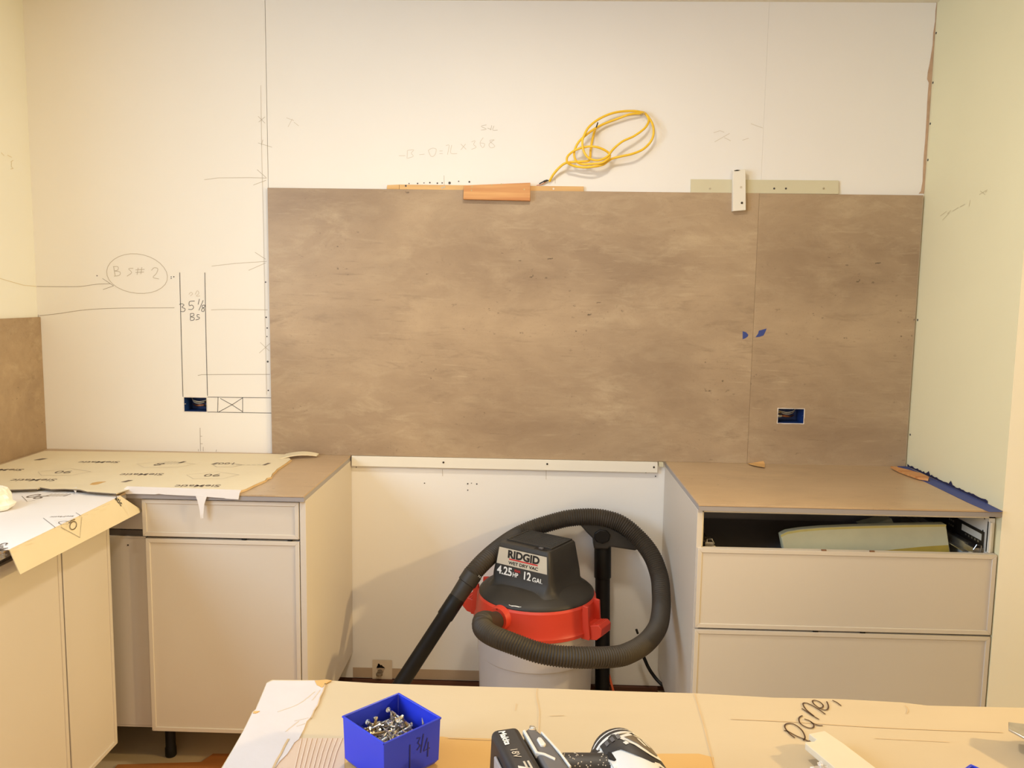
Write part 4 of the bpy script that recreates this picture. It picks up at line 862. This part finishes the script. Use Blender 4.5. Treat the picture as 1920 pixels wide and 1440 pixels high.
# ------------------------------------------------------------------ blue screw bins
def bin_(name, label, cx_, cy_, rz, writing):
    r = empty(name, (cx_, cy_, ZI+.001), rz); tag(r, label, 'bin')
    s, h, t, dr = .0447, .0635, .0016, .0015
    def ring(a, z): return [(-a, -a, z), (a, -a, z), (a, a, z), (-a, a, z)]
    rings = [ring(s-dr-.004, 0), ring(s-dr, .006), ring(s, h), ring(s-t, h), ring(s-t-dr, .004)]
    V = [p for R_ in rings for p in R_]; Fc = [(3, 2, 1, 0), (16, 17, 18, 19)]
    for i in range(4):
        for k in range(4): Fc.append((4*i+k, 4*i+(k+1) % 4, 4*i+4+(k+1) % 4, 4*i+4+k))
    fin('shell', V, Fc, BLUE, r, local=True, bevel=.0008)
    o = r
    V, Fc = [], []
    pr = []
    for k in range(4):
        a = [(-1, -1), (1, -1), (1, 1), (-1, 1)]; p, q = Vector((*a[k], 0))*(s), Vector((*a[(k+1) % 4], 0))*(s)
        pr.append(tube_g([p+Vector((0, 0, h-.0012)), q+Vector((0, 0, h-.0012))], .0014, 6))
    fin('rim', *join(pr), BLUE, r, local=True, smooth=50)
    if writing:  # 1 3/4 in marker on the face towards the lower right
        def f(a, z): return Vector((a*s*.92, -s+.0015*(1-z/h)-.0006, z))
        st = [[(-.12, .046), (-.12, .012)], [(.14, .050), (.27, .049), (.19, .043), (.28, .038), (.15, .034)], [(.40, .052), (.30, .028)], [(.56, .044), (.42, .028), (.66, .029)], [(.60, .038), (.58, .018)]]
        fin('marker_writing', *join([ribbon_g([f(*p) for p in s_], (0, -1, 0), .0016) for s_ in st]), BLUED, r, local=True)
    return r
b1 = bin_('screw_bin', 'square blue plastic bin full of screws standing on the cardboard', -.1765, -2.050, math.radians(46.5)+math.pi/2*0, True)
q = pz(1789, 1433.5, ZI+.0635)
bin_('screw_bin', 'blue bin of which only a corner shows at the bottom right edge', q.x+.012, q.y-.063, math.radians(38), False)
# screws
def screw_mesh(L, m_, nm):
    prof = [(.0, -.0004), (.0015, .0009), (.0037, 0), (.0036, .0007), (.0019, .0030), (.0016, .0045), (.0016, L*.32)]
    z = L*.32; k = 0
    while z < L-.006: prof += [(.0021, z+.0006), (.00135, z+.0013)]; z += .0016
    prof += [(.0012, L-.004), (.0002, L)]
    V, Fc = lathe_g(prof, (0, 0, 0), 8, cap=False)
    me = bpy.data.meshes.new(nm); me.from_pydata([Vector(v)-Vector((0, 0, L/2)) for v in V], [], Fc); me.materials.append(m_)
    for p in me.polygons: p.use_smooth = True
    me.set_sharp_from_angle(angle=math.radians(35)); return me
SM = [screw_mesh(.028, STEEL, 'zinc_screw'), screw_mesh(.025, STEEL, 'zinc_screw_short'), screw_mesh(.028, STEELB, 'brassy_screw')]
rs = random.Random(11); bz = math.radians(46.5)
for k in range(240):
    lay = k/240
    ok = False
    for t_ in range(40):
        c = Vector((rs.uniform(-.038, .038), rs.uniform(-.038, .038), .008+.033*lay+rs.uniform(0, .005)))
        for _try in range(30):
            L = .028; yaw = rs.uniform(0, 2*math.pi); tilt = rs.uniform(-.45, .45) if k < 200 else rs.uniform(-.7, .7)
            if k >= 230: tilt = rs.choice((1, -1))*rs.uniform(.7, 1.1)
            d = Vector((math.cos(tilt)*math.cos(yaw), math.cos(tilt)*math.sin(yaw), math.sin(tilt)))
            if all(abs(v) < .0398 for v in ((c+d*L/2).x, (c+d*L/2).y)) and all(abs(v) < .0368 for v in ((c-d*L/2).x, (c-d*L/2).y)) and (c-d*L/2).z > .006 and (c+d*L/2).z > .006: ok = True; break
        if ok: break
    if not ok: continue
    me = SM[0] if rs.random() < .5 else (SM[1] if rs.random() < .7 else SM[2])
    o = bpy.data.objects.new('screw', me); COL.objects.link(o)
    wc = Matrix.Rotation(bz, 3, 'Z') @ c; wd_ = Matrix.Rotation(bz, 3, 'Z') @ d
    o.location = wc+Vector((-.1765, -2.050, ZI+.001)); o.rotation_euler = wd_.to_track_quat('Z', 'X').to_euler()
    if me is SM[2]: tag(o, 'brass-toned countersunk screw in the pile inside the blue bin', 'screw', 'brass-toned screws in the blue bin')
    else: tag(o, 'silver countersunk screw in the pile inside the blue bin', 'screw', 'silver screws in the blue bin')

# ------------------------------------------------------------------ stick, chip, metal bar
zs = ZI+.021
st = [pz(u, v, zs) for u, v in W([(612, 685), (850, 640), (1130, 830), (1640, 1215), (2300, 1700), (1700, 1800), (1010, 1205), (560, 830), (562, 808), (690, 800), (726, 768)])]
stk = prism('painted_stick', st, (0, 0, -.009), mat('aged_white_stick_paint', (212, 198, 172), .6, var=.03, scale=20), bevel=.0008); tag(stk, 'notched white painted wood stick lying across the cardboard', 'stick')
cpz = pz(1543, 1444, ZI+.008)
tag(lump('plaster_crumb', (cpz.x, cpz.y, ZI+.0070), .014, .010, .010, MUD, .4, 2.5, 8, 20, 12), 'small rough pale crumb tucked under the white stick', 'crumb')
zb = ZI+.026
bar = [pz(u, v, zb) for u, v in ((1891, 1353.5), (1921, 1357), (1990, 1362), (1990, 1420), (1921, 1383), (1891, 1367))]
mb = prism('metal_bracket', bar, (0, 0, -.003), STEEL, bevel=.0006); tag(mb, 'flat grey metal bracket at the right edge of the cardboard', 'bracket')
prism('bracket_foot', [bar[1]+Vector((.03, 0, -.003)), bar[2]+Vector((0, 0, -.003)), bar[3]+Vector((0, 0, -.003)), bar[4]+Vector((.03, 0, -.003))], (0, 0, -.0225), STEEL, mb)

# ------------------------------------------------------------------ cordless drill lying on its side
# local frame: +x from battery to motor, -y towards the chuck, z up
dr = empty('cordless_drill', (.0124, -2.101, ZI+.0015), math.radians(18)); tag(dr, 'black and white cordless drill lying on its side on the cardboard', 'drill')
def rbox(name, x0, x1, y0, y1, z0, z1, m_, parent, r=.006, tp=0.):
    V = [(x0, y0, z0), (x1, y0, z0), (x1, y1, z0), (x0, y1, z0), (x0+tp, y0+tp, z1), (x1-tp, y0+tp, z1), (x1-tp, y1-tp, z1), (x0+tp, y1-tp, z1)]
    return fin(name, V, BOXF, m_, parent, local=True, bevel=r, seg=4)
def dpoly(name, pts, z0, z1, m_, parent, r=.003, seg=3):
    V, Fc = prism_g([(x, y, z1) for x, y in pts], (0, 0, z0-z1)); return fin(name, V, Fc, m_, parent, local=True, bevel=r, seg=seg)
bat = rbox('battery', -.052, -.012, -.085, .042, .004, .066, DRK, dr, .008, .002)
rbox('battery_side_stripe', -.0545, -.051, -.080, .006, .026, .050, EDGE, bat, .0012)
dpoly('battery_white_patch', [(-.046, -.085), (-.018, -.085), (-.026, -.055), (-.040, -.046)], .0655, .0664, DRW, bat, .0002, 1)
def dtext(s, x, y, h, a, m_, z, parent, bold=.02, sx=1.):
    V, Fc, _ = text_g(s, (x, y, z), Vector((math.cos(a), math.sin(a), 0))*sx, Vector((-math.sin(a), math.cos(a), 0)), h, True, bold); return fin('lettering', V, Fc, m_, parent, local=True)
dtext('Makita', -.038, .014, .0085, -math.pi/2, INKW, .0668, bat, .03)
dtext('18V', -.035, -.022, .009, -math.pi/2, PRINTL, .0668, bat, .01)
for xx in (-.031, -.026): dpoly('printed_bar', [(xx-.0012, -.068), (xx+.0012, -.068), (xx+.0012, -.040), (xx-.0012, -.040)], .0662, .0668, PRINTL, bat, .0001, 1)
base = dpoly('battery_shoe', [(-.010, -.075), (-.010, .030), (.000, .036), (.007, .031), (.011, .016), (.0155, -.012), (.019, -.075)], .006, .064, DRM, dr, .005)
dpoly('white_trim', [(-.0115, -.024), (-.0115, .028), (-.0080, .029), (-.0080, -.022), (-.001, -.027), (.008, -.040), (.006, -.044), (-.003, -.031)], .058, .0652, DRW, base, .0006)
dpoly('white_trim', [(.0095, .020), (.0120, .020), (.0185, -.026), (.0205, -.060), (.018, -.060), (.0160, -.028)], .058, .0646, DRW, base, .0006)
dpoly('release_button', [(-.001, -.012), (-.001, .003), (.002, .007), (.0055, .005), (.0065, -.010), (.003, -.014)], .060, .0662, DRW, base, .0012)
dpoly('lamp_lens', [(-.003, .028), (.000, .037), (.006, .035), (.007, .026)], .052, .066, STEEL, base, .002)
# handle: swept oval
hpth = cr([(.002, -.030, .034), (.024, -.037, .035), (.046, -.043, .035), (.068, -.049, .035), (.090, -.055, .035)], 8)
V, Fc = tube_g(hpth, [.028]*len(hpth), 28, flat=1.0); fin('handle', V, Fc, DRK, dr, local=True, smooth=60)
tr_ = cr([(.014, -.0075, .048), (.030, -.0125, .048), (.048, -.0175, .048), (.062, -.0235, .048), (.074, -.031, .048)], 6)
fin('grip_seam', *tube_g(tr_, .0020, 8), DRW, dr, local=True, smooth=60)
for k in range(40):
    a = random.uniform(.020, .070); b0 = -.0305-.27*a; dd = random.uniform(-.016, .017)
    zz = .035+.0275*math.sqrt(max(0, 1-(dd/.028)**2))
    V, Fc = lathe_g([(.0011, 0), (.0007, .0008)], (a, b0+dd, zz), 6); fin('grip_dot', V, Fc, PRINTL, dr, local=True)
dpoly('trigger', [(.056, -.070), (.084, -.078), (.084, -.090), (.066, -.092), (.056, -.084)], .022, .050, BLACK, dr, .004)
# motor housing: rounded barrel along -y
MSH = -.043
def barrel(name, prof, x, z, m_, parent, seg=36, zs_=1.0, smooth=45):
    V, Fc = [], []
    for y, r in prof:
        for k in range(seg):
            a = 2*math.pi*k/seg; V.append((x+r*math.cos(a), y+MSH, z+r*zs_*math.sin(a)))
    for i in range(len(prof)-1):
        for k in range(seg): Fc.append((i*seg+k, i*seg+(k+1) % seg, (i+1)*seg+(k+1) % seg, (i+1)*seg+k))
    Fc += [tuple(range(seg-1, -1, -1)), tuple(range((len(prof)-1)*seg, len(prof)*seg))]
    return fin(name, V, Fc, m_, parent, local=True, smooth=smooth)
MX, MZ = .0985, .0385
mot = barrel('motor_body', [(.046, .018), (.044, .026), (.038, .0315), (.030, .0345), (.0, .0362), (-.05, .0372), (-.085, .0372)], MX, MZ, DRW, dr)
barrel('rear_cap', [(.0475, .014), (.047, .022), (.043, .0285), (.036, .0330), (.024, .0356), (.021, .0358)], MX, MZ, DRK, mot)
barrel('cap_seam', [(.0215, .0356), (.0210, .0366), (.0165, .0370), (.016, .036)], MX, MZ, DRW, mot)
# dark overmould panel with a white bordered badge on the upper side
def wrap(pts, r):  # (angle deg from +z towards +x, y)
    return [Vector((MX+r*math.sin(math.radians(a)), y+MSH, MZ+r*math.cos(math.radians(a)))) for a, y in pts]
def patch(name, pts, r, m_, parent, cen):
    """fan patch following the barrel: pts in (angle,y)"""
    V = [wrap([cen], r)[0]]; Fc = []; M_ = 4; n = len(pts)
    for j in range(1, M_+1):
        V += wrap([(cen[0]+(a-cen[0])*j/M_, cen[1]+(y-cen[1])*j/M_) for a, y in pts], r)
    for k in range(n): Fc.append((0, 1+k, 1+(k+1) % n))
    for j in range(M_-1):
        for k in range(n): Fc.append((1+j*n+k, 1+(j+1)*n+k, 1+(j+1)*n+(k+1) % n, 1+j*n+(k+1) % n))
    return fin(name, V, Fc, m_, parent, local=True, smooth=60)
def oval(c, ra, ry, n=24, k=0.): return [(c[0]+ra*math.cos(t)+k*ry*math.sin(t)*300, c[1]+ry*math.sin(t)) for t in [2*math.pi*i/n for i in range(n)]]
patch('dark_overmould', [(-50, .016), (-20, .019), (20, .016), (62, .010), (74, -.012), (66, -.040), (40, -.054), (12, -.050), (-8, -.032), (-24, -.012), (-52, -.002)], .0378, DRK, mot, (10, -.014))
patch('badge_border', [(-16, .010), (10, .013), (40, .008), (56, -.010), (52, -.032), (36, -.041), (20, -.036), (4, -.014)], .0385, DRW, mot, (22, -.012))
patch('badge', [(-4, .005), (14, .007), (34, .003), (46, -.011), (43, -.028), (34, -.034), (24, -.029), (10, -.011)], .0390, GALV, mot, (24, -.010))
for a, y in ((20, .0), (29, .0)): patch('badge_bar', [(a-2.5, y), (a+2.5, y), (a+7, y-.016), (a+2, y-.016)], .0394, DRW, mot, (a+2, y-.008))
patch('size_mark', [(-12, -.004), (-5, -.003), (-3, -.009), (-10, -.010)], .0383, DRW, mot, (-7, -.0065))
for k in range(3): patch('vent_slot', [(-40+12*k, .0125+.0008*k), (-33+12*k, .0132+.0008*k), (-33+12*k, .0055), (-40+12*k, .005)], .0384, DRM, mot, (-36+12*k, .009))
# flared dark collar where the handle meets the motor
nk_ = cr([(.060, -.046, .036), (.070, -.036, .040), (.077, -.020, .041), (.084, -.008, .038)], 6)
fin('collar', *tube_g(nk_, [.020]*6+[.018]*6+[.014]*7, 20), DRK, dr, local=True, smooth=60)
fin('collar_trim', *tube_g(cr([(.0625, -.034, .0555), (.0720, -.034, .0595), (.0785, -.026, .0595), (.0785, -.016, .0560), (.0745, -.008, .051)], 6), .0028, 8), DRW, dr, local=True, smooth=60)
fin('body_side', *tube_g(cr([(.074, -.066, .036), (.084, -.066, .038), (.098, -.066, .038)], 5), [.029]*5+[.032]*6, 24), DRW, dr, local=True, smooth=60)
dpoly('selector_hole', [(.0690, -.058), (.0710, -.047), (.0765, -.046), (.0795, -.054), (.0780, -.064), (.0720, -.065)], .058, .0665, HOLE, dr, .0006)
V, Fc = lathe_g([(.0032, 0), (.003, .0014), (.0016, .0018)], (.0815, -.041, .0640), 12); fin('screw_head', V, Fc, DRM, dr, local=True, smooth=40)
barrel('gear_case', [(-.085, .0376), (-.088, .0335), (-.108, .0320), (-.112, .0300)], MX, MZ, DRM, dr)
barrel('clutch_ring', [(-.112, .031), (-.114, .0325), (-.132, .0318), (-.134, .030)], MX, MZ, DRK, dr)
barrel('chuck', [(-.134, .024), (-.136, .0255), (-.165, .0245), (-.180, .014), (-.182, .008)], MX, MZ, BLACK, dr)
patch('worn_rating_label', [(20, -.058), (60, -.050), (78, -.056), (70, -.082), (24, -.082)], .0380, GALV, mot, (48, -.068))
